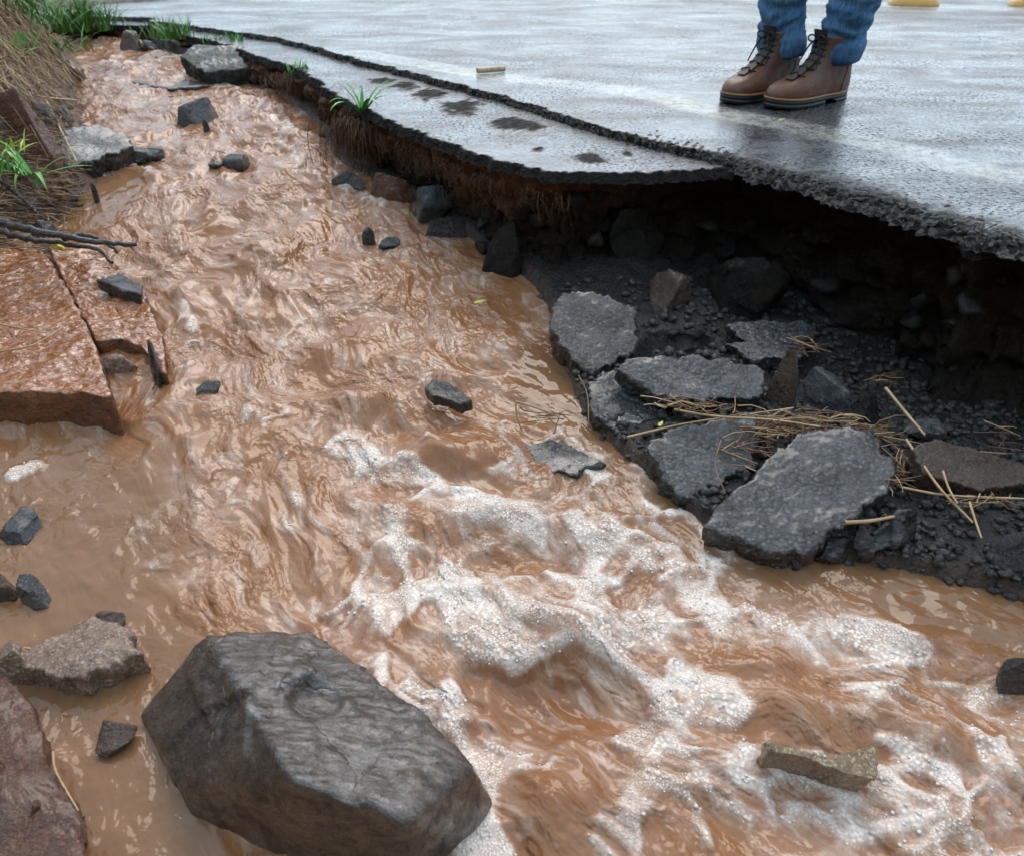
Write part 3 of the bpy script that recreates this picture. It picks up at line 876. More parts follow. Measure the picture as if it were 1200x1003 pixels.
def soft_hull(dirs, N, D, k):
    a = np.clip(dirs @ N.T, 0, None) / D[None, :]
    return 1.0 / (np.sum(a ** k, 1) ** (1.0 / k))

def normals_of(V, F):
    n = np.zeros_like(V)
    fn = np.cross(V[F[:, 1]] - V[F[:, 0]], V[F[:, 2]] - V[F[:, 0]])
    for k in range(3): np.add.at(n, F[:, k], fn)
    return n / (np.linalg.norm(n, axis=1, keepdims=True) + 1e-12)

def chips(q, seed, cells, amp):
    """piecewise flat fracture facets: every cell of a random cut is its own tilted plane"""
    r = np.random.default_rng(seed)
    C = r.uniform(-1.25, 1.25, size=(cells, 3)); G = r.normal(size=(cells, 3)) * .9; O = r.normal(size=cells) * .45
    best = np.full(len(q), 1e9); d = np.zeros(len(q))
    for i in range(cells):
        e = q - C[i]
        m = np.sum(e * e, 1)
        k = m < best
        best = np.where(k, m, best); d = np.where(k, O[i] + e @ G[i], d)
    return d * amp

def roughen(V, F, size, seed, amp):
    n = normals_of(V, F)
    q = V / size
    V = V + n * (chips(q + .06 * np.stack([noise3(q[:, 0] * 3, q[:, 1] * 3, q[:, 2] * 3, seed + i) for i in range(3)], 1), seed, 46, amp * .75) * size)[:, None]
    d = .55 * fbm3(q[:, 0] * 2.2, q[:, 1] * 2.2, q[:, 2] * 2.2, 4, seed) + .30 * (np.abs(fbm3(q[:, 0] * 5, q[:, 1] * 5, q[:, 2] * 5, 3, seed + 50)) - .3)
    return V + n * (d * amp * size)[:, None]

def rock(name, label, cx, yb, w, h, mat, seed, depth=.8, z=None, sink=.95, rot=0., planes=9, k=70, sub=5, amp=.05, cat='rock', flat=None, group=None, tilt=0., taper=.38):
    P = atw(cx, yb, .010) if z is None else (on_ground(cx, yb) if z == 'g' else at(cx, yb, z))
    if w < 42: sub = min(sub, 4)
    s = scale_at(P)
    dep = math.asin((CAM_H - P.z) / math.sqrt(P.x ** 2 + P.y ** 2 + (CAM_H - P.z) ** 2))
    wm = w * s; D = depth * wm
    Hm = max((h * s - D * math.sin(dep) * .75) / math.cos(dep), .22 * wm) if flat is None else flat * wm
    r = np.random.default_rng(seed)
    N = r.normal(size=(planes, 3)); N /= np.linalg.norm(N, axis=1, keepdims=True)
    N = np.vstack([N, [[0, 0, 1], [0, 0, -1], [1, 0, 0], [-1, 0, 0], [0, 1, 0], [0, -1, 0]]])
    N[planes:] += r.normal(size=(6, 3)) * .22; N /= np.linalg.norm(N, axis=1, keepdims=True)
    Dd = np.r_[r.uniform(.52, .98, planes), r.uniform(.8, 1., 6)]
    dirs, F = ico_dirs(sub)
    V = dirs * soft_hull(dirs, N, Dd, k)[:, None]
    V = V / np.abs(V).max(0)
    V[:, :2] *= (1 - taper * (V[:, 2:3] * .5 + .5))
    V = V * np.array([wm / 2, D / 2, Hm * (1 + sink) / 2]) * (1 + .25 * taper)
    c, s_ = math.cos(rot), math.sin(rot)
    if tilt:
        ct, st = math.cos(tilt), math.sin(tilt)
        V = np.stack([V[:, 0] * ct - V[:, 2] * st, V[:, 1], V[:, 0] * st + V[:, 2] * ct], 1)
    V = np.stack([V[:, 0] * c - V[:, 1] * s_, V[:, 0] * s_ + V[:, 1] * c, V[:, 2]], 1)
    V = roughen(V, F, max(wm, D) * .5, seed, amp)
    me = raw_mesh(name, V, F)
    o = link(name, me, mat, loc=(P.x, P.y + D * .35, P.z + Hm * (1 - sink) / 2))
    return tag(o, label, cat, group)

# ---- the big boulder: a hull through measured corners, then weathered
bp = [at(240, 746, -.275), at(365, 743, -.288), at(480, 830, -.268), at(556, 900, -.275), at(480, 966, -.235), at(345, 918, -.212),
      at(320, 878, -.210), at(278, 800, -.238), at(163, 836, -.365), at(213, 924, -.325)]
lo = [at(550, 985, -.46), at(480, 1070, -.46), at(340, 1050, -.46), at(240, 1000, -.46), at(160, 850, -.46)]
bk = [Vector((bp[0].x, bp[0].y + .05, -.5)), Vector((bp[1].x + .02, bp[1].y + .05, -.46)), Vector((bp[2].x + .05, bp[2].y + .04, -.46)), Vector((bp[3].x + .03, bp[3].y + .02, -.46))]
allp = bp + lo + bk
cen = sum(allp, Vector()) / len(allp); cen.z = -.385
bm = bmesh.new()
for p in allp: bm.verts.new(p - cen)
bmesh.ops.convex_hull(bm, input=bm.verts)
bm.normal_update()
HN, HD = [], []
for f in bm.faces:
    d = f.normal.dot(f.verts[0].co)
    if d > .01: HN.append(f.normal[:]); HD.append(d)
bm.free()
HN = np.array(HN); HD = np.array(HD)
dirs, F = ico_dirs(6)
V = dirs * soft_hull(dirs, HN, HD, 260)[:, None]
n_ = normals_of(V, F)
topness = sstep(.55, .85, n_[:, 2])
d = (.0012 + .005 * topness) * fbm3(V[:, 0] * 14, V[:, 1] * 14, V[:, 2] * 14, 5, 611) + .002 * fbm3(V[:, 0] * 60, V[:, 1] * 60, V[:, 2] * 60, 3, 612)
# conchoidal steps running across the top face
t_ = V[:, 0] * 22 + V[:, 1] * 9 + 1.6 * fbm3(V[:, 0] * 9, V[:, 1] * 9, V[:, 2] * 9, 3, 613)
saw = t_ - np.floor(t_)
d += topness * (.0025 * saw * sstep(1.0, .92, saw) + .007 * (.35 - np.abs(fbm3(V[:, 0] * 8, V[:, 1] * 14, V[:, 2] * 8, 3, 614))))
pud = at(372, 825, -.25) - cen
rp = np.hypot(V[:, 0] - pud.x, (V[:, 1] - pud.y))
pm = sstep(.034, .020, rp) * topness
d = d * (1 - pm) - .004 * pm + pm * .0012 * np.cos(rp * 900) * np.exp(-rp * 90)
q = V / .2
q = q + .05 * np.stack([noise3(q[:, 0] * 3, q[:, 1] * 3, q[:, 2] * 3, 77 + i) for i in range(3)], 1)
d = d + (1 - pm) * (chips(q, 5, 30, .007) + chips(q * 1.0, 6, 170, .0040)) * (.12 + .88 * topness)
V = V + n_ * d[:, None]
tag(link('boulder', raw_mesh('boulder', V, F), M['boulder'], loc=cen), 'large angular dark brown boulder standing in the foreground water', 'boulder')

R = rock
R('rock', 'wet brown rock in the lower left corner behind the drowned slab', 12, 800, 70, 60, M['tan'], 81, .8, planes=7)
R('rock', 'rust brown rock at the bottom left edge of the picture', 40, 1000, 110, 90, M['red'], 82, .9, planes=8)
R('rock', 'small brown stone between the tan stone and the boulder', 120, 735, 44, 18, M['brown'], 83, .8)
R('stone', 'dark stone drowned at the left foot of the boulder', 130, 880, 60, 22, M['brown'], 84, .8)
R('rock', 'dark brown rock half buried above the branches', 20, 245, 44, 26, M['brown'], 85, .8, z='g')
R('rock', 'grey stone on the bank between the red rocks', 70, 140, 26, 16, M['grey'], 86, .8, z='g')
R('rock', 'reddish stone buried in the dry grass high on the bank', 30, 20, 44, 34, M['brown'], 87, .8, z='g')
R('rock', 'small red stone under the hanging dry grass', 60, 118, 30, 20, M['red'], 88, .8, z='g')
R('stone', 'pointed grey stone alone in midstream far up the ditch', 225, 141, 56, 27, M['grey'], 103, .9, taper=.55, planes=8)
R('stone_chip', 'tiny dark chip poking from the water below the pointed grey stone', 241, 152, 9, 11, M['dark'], 4, .7, sub=3)
R('rock_chunk', 'small blocky black rock breaking the surface in midstream', 274, 195, 36, 20, M['dark'], 105, .8, taper=.5)
R('stone', 'low dark stone awash left of the small blocky black rock', 252, 196, 22, 5, M['dark'], 66, .8, sub=3)
R('rock', 'dark brown jagged rock farthest up the stream', 143, 36, 30, 14, M['dark'], 108, .9, planes=7, taper=.5)
R('rock', 'brown humped rock far upstream below the jagged one', 152, 56, 32, 18, M['brown'], 109, .9, planes=8, taper=.5)
R('rock_chunk', 'low dark rock touching the brown humped rock upstream', 172, 57, 34, 9, M['dark'], 10, .6)
R('rock', 'red brown rock wedged at the foot of the grassy bank', 78, 84, 34, 18, M['red'], 11, .8, z='g')
R('rock', 'large red brown rock on the left bank', 30, 178, 66, 70, M['red'], 12, .7, z='g', planes=9)
R('rock', 'dark red rock on the bank under the dry grass', 55, 152, 34, 32, M['brown'], 13, .7, z='g')
R('rock', 'grey brown rock at the left picture edge on the bank', 0, 150, 34, 36, M['brown'], 14, .7, z='g')
R('rock', 'purple brown rock lying lower on the left bank', 22, 218, 60, 34, M['brown'], 15, .8, z='g')
R('stone', 'smooth blue grey stone at the left waterline', 64, 195, 34, 26, M['blue'], 16, .7, z='g')
R('stone', 'small dark rounded stone beside the left bank plant', 80, 236, 28, 18, M['dark'], 17, .8)
R('rock', 'wet black rock under the drooping plant at the waterline', 52, 285, 40, 34, M['dark'], 18, .8, z='g')
R('stone_chip', 'thin dark splinter standing up in the water near the left bank', 112, 234, 9, 22, M['dark'], 19, .5, sub=3, planes=6)
R('stone', 'low grey stone awash below the grey slab on the left', 172, 186, 46, 12, M['grey'], 67, .6)
R('stone', 'flat grey stone set in the notch of the red ledge', 135, 440, 52, 36, M['tan'], 21, .9, planes=8)
R('rock_chunk', 'wet dark stone at the tip of the red ledge', 184, 452, 22, 58, M['dark'], 23, 1.6, planes=8)
R('rock_chunk', 'small jagged black rock just below the red ledge', 235, 470, 54, 24, M['dark'], 24, .6, planes=7)
R('stone', 'dark wet rock at the left edge above the still pool', 18, 626, 62, 30, M['blue'], 25, .9)
R('stone', 'grey ridged stone in the still pool on the left', 34, 706, 48, 38, M['grey'], 26, .8, planes=7)
R('stone', 'brown stone cut by the left edge beside the ridged one', -2, 704, 40, 38, M['brown'], 27, .8)
R('stone_chip', 'thin dark rock splinter awash far below the road edge', 432, 282, 18, 16, M['dark'], 71, .7, sub=3)
R('stone', 'flat grey stone awash right of the dark splinter', 455, 288, 34, 10, M['grey'], 72, .6)
R('rock_chunk', 'black wet rock cut by the right edge above the foam', 1196, 800, 46, 40, M['dark'], 28, .7, planes=8)
# stones along the foot of the collapsed edge
R('stone', 'grey stone under the plant at the foot of the bank', 405, 220, 48, 24, M['grey'], 31, .8)
R('rock', 'red brown rock at the foot of the bank below the plant', 462, 238, 70, 34, M['red'], 32, .5)
R('rock', 'flat dark rock with a pale top in the bank foot', 510, 243, 60, 32, M['blue'], 33, .8, z=-.15)
R('rock', 'low flat dark rock at the waterline under the bank', 530, 276, 70, 34, M['dark'], 34, .8)
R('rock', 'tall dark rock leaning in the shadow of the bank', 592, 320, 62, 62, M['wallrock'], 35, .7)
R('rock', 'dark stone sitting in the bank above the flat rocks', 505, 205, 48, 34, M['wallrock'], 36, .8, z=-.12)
R('rock', 'rounded brown rock on top of the debris in shadow', 790, 362, 62, 48, M['brown'], 37, .9, z=-.215)
R('rock', 'blocky blue grey rock among the straw and slabs', 978, 484, 96, 72, M['blue'], 38, .75, z=-.262, planes=9, rot=-.5)
R('rock', 'narrow upright brown rock beside the blue grey block', 916, 470, 40, 62, M['brown'], 39, .6, z=-.255, planes=8)
R('rock', 'small dark wedge rock at the corner of the blue grey block', 1020, 492, 44, 34, M['wallrock'], 41, .7, z=-.262)
R('tar_chunk', 'black lump of broken tar beside the largest slab', 1048, 640, 118, 52, M['tar'], 42, .45, z=-.31, rot=.42, planes=14, amp=.12, cat='tar lump')
R('tar_chunk', 'short black lump of tar by the waterline', 975, 654, 60, 26, M['tar'], 43, .5, z=-.325, rot=.3, amp=.12, cat='tar lump')
R('rock', 'blue grey angular rock cut by the right edge on the gravel', 1192, 672, 66, 66, M['blue'], 44, .8, z=-.318, planes=8)
R('stone', 'flat pale grey stone behind the long brown slab', 1093, 512, 56, 20, M['grey'], 45, .7, z=-.262)
R('stone', 'dark clod of gravelly soil behind the middle slab', 800, 420, 110, 44, M['wallrock'], 46, .6, z=-.245, amp=.11, planes=16)
R('stone', 'dark stone between the first slab and the soil clod', 752, 428, 36, 44, M['dark'], 47, .7, z=-.25)
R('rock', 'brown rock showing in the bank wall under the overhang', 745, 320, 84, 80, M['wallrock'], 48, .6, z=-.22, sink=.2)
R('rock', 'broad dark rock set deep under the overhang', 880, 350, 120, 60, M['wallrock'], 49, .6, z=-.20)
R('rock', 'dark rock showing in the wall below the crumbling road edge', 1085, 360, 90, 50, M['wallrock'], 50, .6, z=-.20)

# small round pebbles one can pick out on the gravel
pebbles = [(1132, 604, 24), (1095, 640, 26), (1147, 652, 24), (1122, 660, 16), (1062, 650, 18), (1010, 595, 14), (1160, 628, 16), (1142, 630, 22), (1170, 600, 14), (1118, 585, 14),
           (1080, 618, 14), (1110, 624, 16), (1098, 666, 14), (1185, 690, 18), (1040, 660, 14), (905, 545, 13), (1060, 480, 12), (1130, 500, 12), (1160, 515, 11), (1040, 430, 11),
           (1020, 400, 11), (1090, 470, 12), (1075, 600, 12), (1155, 672, 14)]
pebble_labels = ['round grey pebble above the right angular rock', 'pale flat pebble in the middle of the gravel strip', 'grey pebble close to the right angular rock', 'small pebble nearest the water in front of the gravel', 'pebble just right of the black tar lump', 'tiny pebble at the upper end of the black tar lump', 'small pebble between the straw stub and the right rock', 'smooth pebble under the short bent straw stub', 'small pebble under the long brown slab at the right', 'small pebble under the level straw', 'small dark pebble touching the tar lump', 'pebble between the tar lump and the pale flat pebble', 'small pebble at the muddy waterline of the gravel', 'pebble below the blue grey rock at the right edge', 'small pebble at the water end of the tar lump', 'tiny stone chip on the corner between the two front slabs', 'small pebble right of the blue grey block', 'small pebble behind the long brown slab', 'tiny pebble above the right end of the brown slab', 'tiny pebble on the dark slope right of the thick stalk', 'tiny pebble high on the dark slope under the overhang', 'small pebble beside the thick pale stalk', 'tiny pebble above the tar lump', "small pebble at the water's edge left of the right rock"]
for i, (x, y, w) in enumerate(pebbles):
    P = atw(x, y, .02); z = gz(P.x, P.y)
    R('pebble', pebble_labels[i], x, y + w * .25, w, w * .8, M['grey'] if i % 3 else M['tan'], 500 + i, .85, z=z + .002, sub=3, planes=6, k=8,
      amp=.03, cat='pebble', group='pebbles on the dark gravel shore')

# ------------------------------------------------------------------ slabs and ledges
def slab(name, label, px, z, a, b, thick, mat, seed, rag=.009, top=.004, cat='slab', taper=.1, K=26, N=150, dome=0., lift=.012, side=None):
    mx = sum(p[0] for p in px) / len(px); my = sum(p[1] for p in px) / len(px)
    z += lift
    c = at(mx, my, z)
    pts = [at(x, y, z, a, b, (c.x, c.y)) for x, y in px]
    pts.append(pts[0])
    P = np.array([p[:] for p in pts])
    seg = np.r_[0, np.cumsum(np.linalg.norm(np.diff(P, axis=0), axis=1))]
    s = np.linspace(0, seg[-1], N, endpoint=False)
    B = np.stack([np.interp(s, seg, P[:, k]) for k in range(3)], 1)
    for _ in range(1): B = .25 * np.roll(B, 1, 0) + .5 * B + .25 * np.roll(B, -1, 0)
    cc = B.mean(0)
    nrm = np.array([-a, -b, 1.]); nrm /= np.linalg.norm(nrm)
    rad = B - cc
    L = np.linalg.norm(rad, axis=1, keepdims=True); out = rad / L
    B = B + out * (rag * (fbm3(B[:, 0] * 26, B[:, 1] * 26, B[:, 2] * 26, 4, seed, .65)))[:, None] * 2.2
    rad = B - cc
    rows = []
    for k in range(K):
        f = (k / (K - 1)) ** .8
        q = cc + rad * max(f, 1e-3)
        hgt = top * fbm3(q[:, 0] * 16, q[:, 1] * 16, q[:, 2] * 16, 4, seed + 5) + .35 * top * fbm3(q[:, 0] * 80, q[:, 1] * 80, q[:, 2] * 80, 3, seed + 6) - .0025 * max(0, f - .96) / .04 + dome * (1 - f * f)
        rows.append(q + nrm * hgt[:, None])
    down = nrm * .6 + np.array([0, 0, .4]); down = -down / np.linalg.norm(down)
    for k in range(1, 11):
        t = k / 10
        q = B + down * thick * t
        o_ = (rag * 1.3 if side is None else side) * fbm3(q[:, 0] * 38, q[:, 1] * 38, q[:, 2] * 38, 4, seed + 9) - taper * thick * t
        rows.append(q + out * o_[:, None] - nrm * .0025)
    rows.append(np.repeat((cc + down * thick)[None], N, 0) + rad * .02)
    A = np.stack(rows) - cc
    F = grid_faces(len(rows), N, True)
    me = raw_mesh(name, A.reshape(-1, 3), F)
    o = link(name, me, mat, loc=cc)
    return tag(o, label, cat)

S = slab
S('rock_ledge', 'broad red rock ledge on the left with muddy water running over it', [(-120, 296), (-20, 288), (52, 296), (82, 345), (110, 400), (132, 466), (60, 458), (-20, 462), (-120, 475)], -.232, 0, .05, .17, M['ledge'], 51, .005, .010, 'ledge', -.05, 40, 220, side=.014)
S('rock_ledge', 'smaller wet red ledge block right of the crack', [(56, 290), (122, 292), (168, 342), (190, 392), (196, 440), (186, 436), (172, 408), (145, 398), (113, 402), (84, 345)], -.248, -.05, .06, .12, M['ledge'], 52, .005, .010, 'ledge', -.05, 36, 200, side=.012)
S('stone_slab', 'small dark tilted slab on the right edge of the red ledge', [(113, 327), (140, 320), (168, 335), (166, 345), (140, 338)], -.215, -.2, -.1, .022, M['dark'], 53, .003, .002, N=90, K=14)
S('asphalt_slab', 'grey broken slab lying at the left waterline', [(62, 180), (78, 150), (115, 146), (148, 160), (150, 172), (110, 188), (84, 196)], -.115, -.25, .25, .05, M['slab'], 54)
S('mossy_slab', 'greenish tilted slab sliding from the road into the upper stream', [(210, 66), (228, 52), (285, 53), (310, 72), (290, 80), (240, 85)], -.05, -.05, .35, .07, M['moss'], 55, .006, .004)
S('stone_slab', 'flat brown slab half drowned in the upper stream', [(152, 96), (180, 88), (225, 90), (250, 100), (200, 104)], -.085, 0, .0, .04, M['slab_mud'], 56, lift=-.012)
S('asphalt_slab', 'brownish asphalt slab with a green leaf on it nearest the dark cave', [(656, 346), (690, 341), (745, 358), (752, 385), (737, 414), (692, 441), (671, 422), (644, 384), (648, 368)], -.215, 0, .55, .055, M['slab_mud'], 57)
S('asphalt_slab', 'wet bluish asphalt slab sloping into the water', [(684, 462), (700, 440), (730, 430), (782, 468), (778, 500), (735, 510), (695, 490)], -.275, -.05, .35, .05, M['slab_wet'], 58)
S('asphalt_slab', 'long asphalt slab lying across the top of the pile', [(718, 428), (745, 419), (800, 418), (840, 421), (888, 427), (900, 448), (890, 466), (840, 470), (795, 468), (770, 463), (742, 446)], -.228, 0, .5, .035, M['slab'], 59)
S('asphalt_slab', 'grey asphalt slab in the middle of the pile under straw', [(757, 520), (800, 499), (850, 490), (884, 488), (892, 512), (884, 543), (840, 566), (798, 583), (772, 562)], -.278, 0, .45, .045, M['slab'], 60)
S('asphalt_slab', 'largest broad asphalt slab at the front of the pile', [(880, 558), (905, 530), (935, 506), (985, 498), (1030, 512), (1050, 540), (1046, 570), (1005, 598), (960, 632), (930, 650), (885, 642), (826, 616), (835, 596)], -.275, .06, .36, .05, M['slab'], 61)
S('stone_slab', 'long flat brown stone slab on the gravel at the right', [(1070, 524), (1096, 514), (1150, 528), (1200, 542), (1210, 566), (1150, 574), (1084, 556)], -.255, -.1, .7, .04, M['brown'], 62, .004, .003)
S('asphalt_slab', 'bluish flat slab at the back of the pile in shadow', [(850, 380), (890, 374), (940, 375), (962, 390), (945, 404), (880, 404)], -.225, 0, .35, .04, M['slab_wet'], 63)
S('asphalt_slab', 'narrow dark slab between the soil clod and the blue grey block', [(850, 402), (905, 398), (948, 410), (935, 420), (880, 420)], -.235, 0, .4, .03, M['slab'], 64, N=100, K=18)
S('stone_slab', 'flat tan brown stone in the pool behind the boulder', [(18, 772), (60, 745), (110, 722), (150, 740), (166, 764), (140, 778), (100, 792), (55, 790)], -.335, 0, .05, .06, M['tan'], 65, .006, .005, dome=.008)
S('stone_slab', 'tilted wood brown slab edge breaking the foam at the right', [(898, 868), (930, 878), (965, 890), (1030, 870), (1028, 914), (985, 905), (935, 884), (905, 880)], -.325, -.15, .45, .05, M['wood'], 68, .004, .003, N=110, K=16)
S('stone_slab', 'splintered dark slab jutting from the rapids in midstream', [(497, 453), (508, 445), (528, 449), (552, 468), (540, 474), (518, 466), (504, 464)], -.262, .1, .25, .02, M['dark'], 69, .004, .003, N=100, K=14)
S('stone_slab', 'red brown drowned slab in the lower left corner', [(-40, 800), (10, 790), (40, 830), (55, 890), (95, 960), (100, 1010), (40, 1040), (-60, 1000)], -.352, -.1, .05, .08, M['red'], 70, .005, .008, dome=.010, lift=.022, side=.01)
S('asphalt_slab', 'grey asphalt piece awash left of the pile', [(610, 520), (660, 515), (700, 540), (680, 556), (640, 548)], -.312, 0, .15, .02, M['slab_wet'], 73, N=100, K=16)

# ------------------------------------------------------------------ gravel
rg = np.random.default_rng(8)
gp = []
while len(gp) < 5600:
    px_, py_ = rg.uniform(560, 1230), rg.uniform(330, 720)
    P = atw(px_, py_, .03)
    gp.append((P.x, P.y))
gp = np.array(gp)
_, s_sh, _ = poly_dist(gp[:, 0], gp[:, 1], shore_c)
_, s_lo, _ = poly_dist(gp[:, 0], gp[:, 1], low_c)
gp = gp[(s_sh > -.015) & (s_lo < .33)]
gzv = ground_z(gp[:, 0], gp[:, 1])
vs, fs = [], []
for i, (x, y) in enumerate(gp):
    r = .003 + .0095 * rg.random() ** 2
    q = IV1 * (1 + .22 * rg.normal(size=(len(IV1), 1)))
    q = q * np.array([r, r * rg.uniform(.6, 1), r * rg.uniform(.45, .8)])
    an = rg.uniform(0, 6.28); c_, s_ = math.cos(an), math.sin(an)
    q = np.stack([q[:, 0] * c_ - q[:, 1] * s_, q[:, 0] * s_ + q[:, 1] * c_, q[:, 2]], 1) + [x, y, gzv[i] + r * .35]
    vs.append(q); fs.append(IF1 + i * len(IV1))
gm = rock_mat('wet_gravel', (.022, .021, .020), (.085, .079, .073), 45, .15, .5, .002, coat=.4, spec=.5)
tag(link('gravel', raw_mesh('gravel', np.concatenate(vs), np.concatenate(fs)), gm), 'dark wet gravel below the collapsed road edge', 'gravel', kind='stuff')

# stones packed in the earth face below the road
stone_meshes = []
for k in range(6):
    r_ = np.random.default_rng(900 + k)
    dirs, F = ico_dirs(3)
    N_ = r_.normal(size=(11, 3)); N_ /= np.linalg.norm(N_, axis=1, keepdims=True)
    V = dirs * soft_hull(dirs, np.vstack([N_, np.eye(3), -np.eye(3)]), np.r_[r_.uniform(.55, 1., 11), np.ones(6) * .95], 40)[:, None]
    me = raw_mesh('stone', roughen(V, F, 1., 900 + k, .05), F)
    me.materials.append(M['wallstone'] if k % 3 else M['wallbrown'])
    me.polygons.foreach_set('use_smooth', np.ones(len(me.polygons), bool))
    stone_meshes.append(me)
cols = np.where((Px > -.95) & (Px < 1.15))[0]
for k in range(150):
    j = int(cols[rg.integers(0, len(cols))]); i = int(rg.integers(14, rowsN - 8))
    if Px[j] < -.3 and rg.random() < .5: continue
    o = bpy.data.objects.new('stone', stone_meshes[k % 6]); col.objects.link(o); o.parent = bank_obj
    sz = .006 + .026 * rg.random() ** 2
    o.location = (Xc[i, j] - nx[j] * sz * .25, Yc[i, j] - ny[j] * sz * .25, Zc[i, j])
    o.scale = (sz, sz * rg.uniform(.7, 1), sz * rg.uniform(.55, .9)); o.rotation_euler = (rg.normal() * .4, rg.normal() * .4, rg.uniform(0, 6.28))

# loose crumbs along the step and the breaking edge of the road
cv, cf = [], []
upc = catmull(UP, 3000)[:, :2]
upc = upc[(upc[:, 0] > -1.3) & (upc[:, 0] < 1.3)]
k = 0
while k < 1500:
    p = upc[rg.integers(0, len(upc))]
    if rg.random() > (.12 if p[0] < .3 else 1.0): continue
    wd = .012 if p[0] < .3 else .035
    r = (.0016 + .0038 * rg.random() ** 2) * (1.25 if p[0] > .3 else 1)
    off = rg.normal() * wd + (.016 if p[0] > .3 else -.014)
    if p[0] > .3 and off < -.012: continue
    x, y = p[0] + off * .45, p[1] + off * .85
    if p[0] > .3: z = -.004 if off > .0 else -.004 + off * .9
    else: z = -.028 if off < -.006 else -.006
    q = IV1 * (1 + .2 * rg.normal(size=(len(IV1), 1))) * r * np.array([1, rg.uniform(.7, 1), .8])
    cv.append(q + [x, y, z + r * .3]); cf.append(IF1 + k * len(IV1)); k += 1
cm = rock_mat('asphalt_crumb', (.012, .012, .012), (.06, .058, .056), 60, .2, .6, .001, coat=.3, spec=.4)
tag(link('asphalt_crumbs', raw_mesh('asphalt_crumbs', np.concatenate(cv), np.concatenate(cf)), cm), 'dark loose crumbs along the broken road edge', 'gravel', kind='stuff')

# ------------------------------------------------------------------ straw, twigs, roots, grass
def tube_vf(pts, r0, r1, sides=5, base=0):
    pts = np.asarray(pts, float)
    n = len(pts)
    T_ = np.gradient(pts, axis=0); T_ /= np.linalg.norm(T_, axis=1, keepdims=True) + 1e-9
    ref = np.array([0.31, .2, .93]); A = np.cross(T_, ref); A /= np.linalg.norm(A, axis=1, keepdims=True) + 1e-9
    Bn = np.cross(T_, A)
    th = np.arange(sides) * 2 * math.pi / sides
    rr = np.linspace(r0, r1, n) if np.isscalar(r0) else np.asarray(r0)
    V = pts[:, None, :] + rr[:, None, None] * (A[:, None, :] * np.cos(th)[None, :, None] + Bn[:, None, :] * np.sin(th)[None, :, None])
    F = grid_faces(n, sides, True) + base
    V = V.reshape(-1, 3)
    V = np.vstack([V, pts[0], pts[-1]])
    e0, e1 = base + n * sides, base + n * sides + 1
    caps = [[e0, base + (j + 1) % sides, base + j, base + j] for j in range(0)]
    return V, F

def tubes(name, lst, mat, label=None, cat=None, kind=None, group=None, sides=5):
    vs, fs, b = [], [], 0
    for pts, r0, r1 in lst:
        V, F = tube_vf(pts, r0, r1, sides, b)
        vs.append(V); fs.append(F); b += len(V)
    V = np.concatenate(vs); org = V.mean(0) if kind is None else np.zeros(3)
    o = link(name, raw_mesh(name, V - org, np.concatenate(fs)), mat, loc=org)
    return tag(o, label, cat, group, kind)

def px_path(px, z0, z1=None, n=16, sag=0.):
    z1 = z0 if z1 is None else z1
    m = len(px)
    P = [at(x, y, z0 + (z1 - z0) * i / max(1, m - 1))[:] for i, (x, y) in enumerate(px)]
    return catmull(P, n)

stalks = [([(1038, 455), (1060, 482), (1084, 510)], -.215, -.235, .0036, 'thick pale straw stalk leaning beside the blue grey block'),
          ([(1062, 515), (1100, 570), (1140, 612)], -.235, -.265, .0028, 'long straw stalk running down over the gravel'),
          ([(1105, 552), (1112, 572), (1122, 590)], -.235, -.25, .0022, 'short straw stalk crossing the long one'),
          ([(1058, 571), (1110, 580), (1200, 584)], -.262, -.262, .0024, 'straight straw lying level across the gravel at the right'),
          ([(1136, 588), (1143, 610), (1150, 630)], -.255, -.275, .0024, 'short bent straw stub above the round pebble'),
          ([(790, 480), (840, 488), (905, 492), (960, 500)], -.225, -.225, .0024, 'long pale straw stretched over the middle slab'),
          ([(735, 512), (800, 497), (860, 488), (930, 478)], -.255, -.235, .0022, 'straw reaching from the wet slab to the straw heap'),
          ([(990, 612), (1020, 610), (1048, 605)], -.262, -.262, .0034, 'short stout straw on the black tar lump'),
          ([(604, 470), (606, 490), (612, 505)], -.235, -.26, .0016, 'thin dark straw stub left of the pile'),
          ([(604, 470), (640, 482), (660, 492)], -.235, -.262, .0018, 'thin straw bent over the water left of the pile'),
          ([(678, 440), (688, 462), (690, 500)], -.235, -.268, .0014, 'thin reddish stem hanging over the wet slab'),
          ([(845, 515), (838, 545), (850, 578)], -.25, -.275, .0014, 'fine reddish stem hanging on the middle slab'),
          ([(955, 530), (975, 545), (985, 565), (1010, 575)], -.262, -.268, .0016, 'thin dark twig lying on the largest slab'),
          ([(0, 412), (40, 404), (75, 383)], -.21, -.205, .0018, 'pale straw lying on the red ledge'),
          ([(0, 380), (40, 388), (55, 390)], -.208, -.208, .0018, 'short straw at the left edge of the red ledge'),
          ([(55, 120), (75, 160), (90, 190)], -.05, -.11, .003, 'long dry stalk hanging down the left bank'),
          ([(0, 95), (40, 112), (90, 118)], -.0, -.06, .004, 'dry twig sticking out of the left bank'),
          ([(62, 880), (66, 905), (92, 950)], -.33, -.345, .0017, 'pale wet grass stem caught by the drowned red slab'),
          ([(20, 758), (38, 760)], -.325, -.325, .002, 'tiny pale straw on the tan stone in the pool')]
for px, z0, z1, r, lb in stalks:
    P = px_path(px, z0, z1)
    tubes('straw_stalk' if 'stem' not in lb and 'twig' not in lb else ('twig' if 'twig' in lb else 'stem'), [(P, r, r * .7)],
          M['straw'] if ('dark' not in lb and 'reddish' not in lb) else M['straw_dark'], lb, 'straw' if 'twig' not in lb else 'twig')

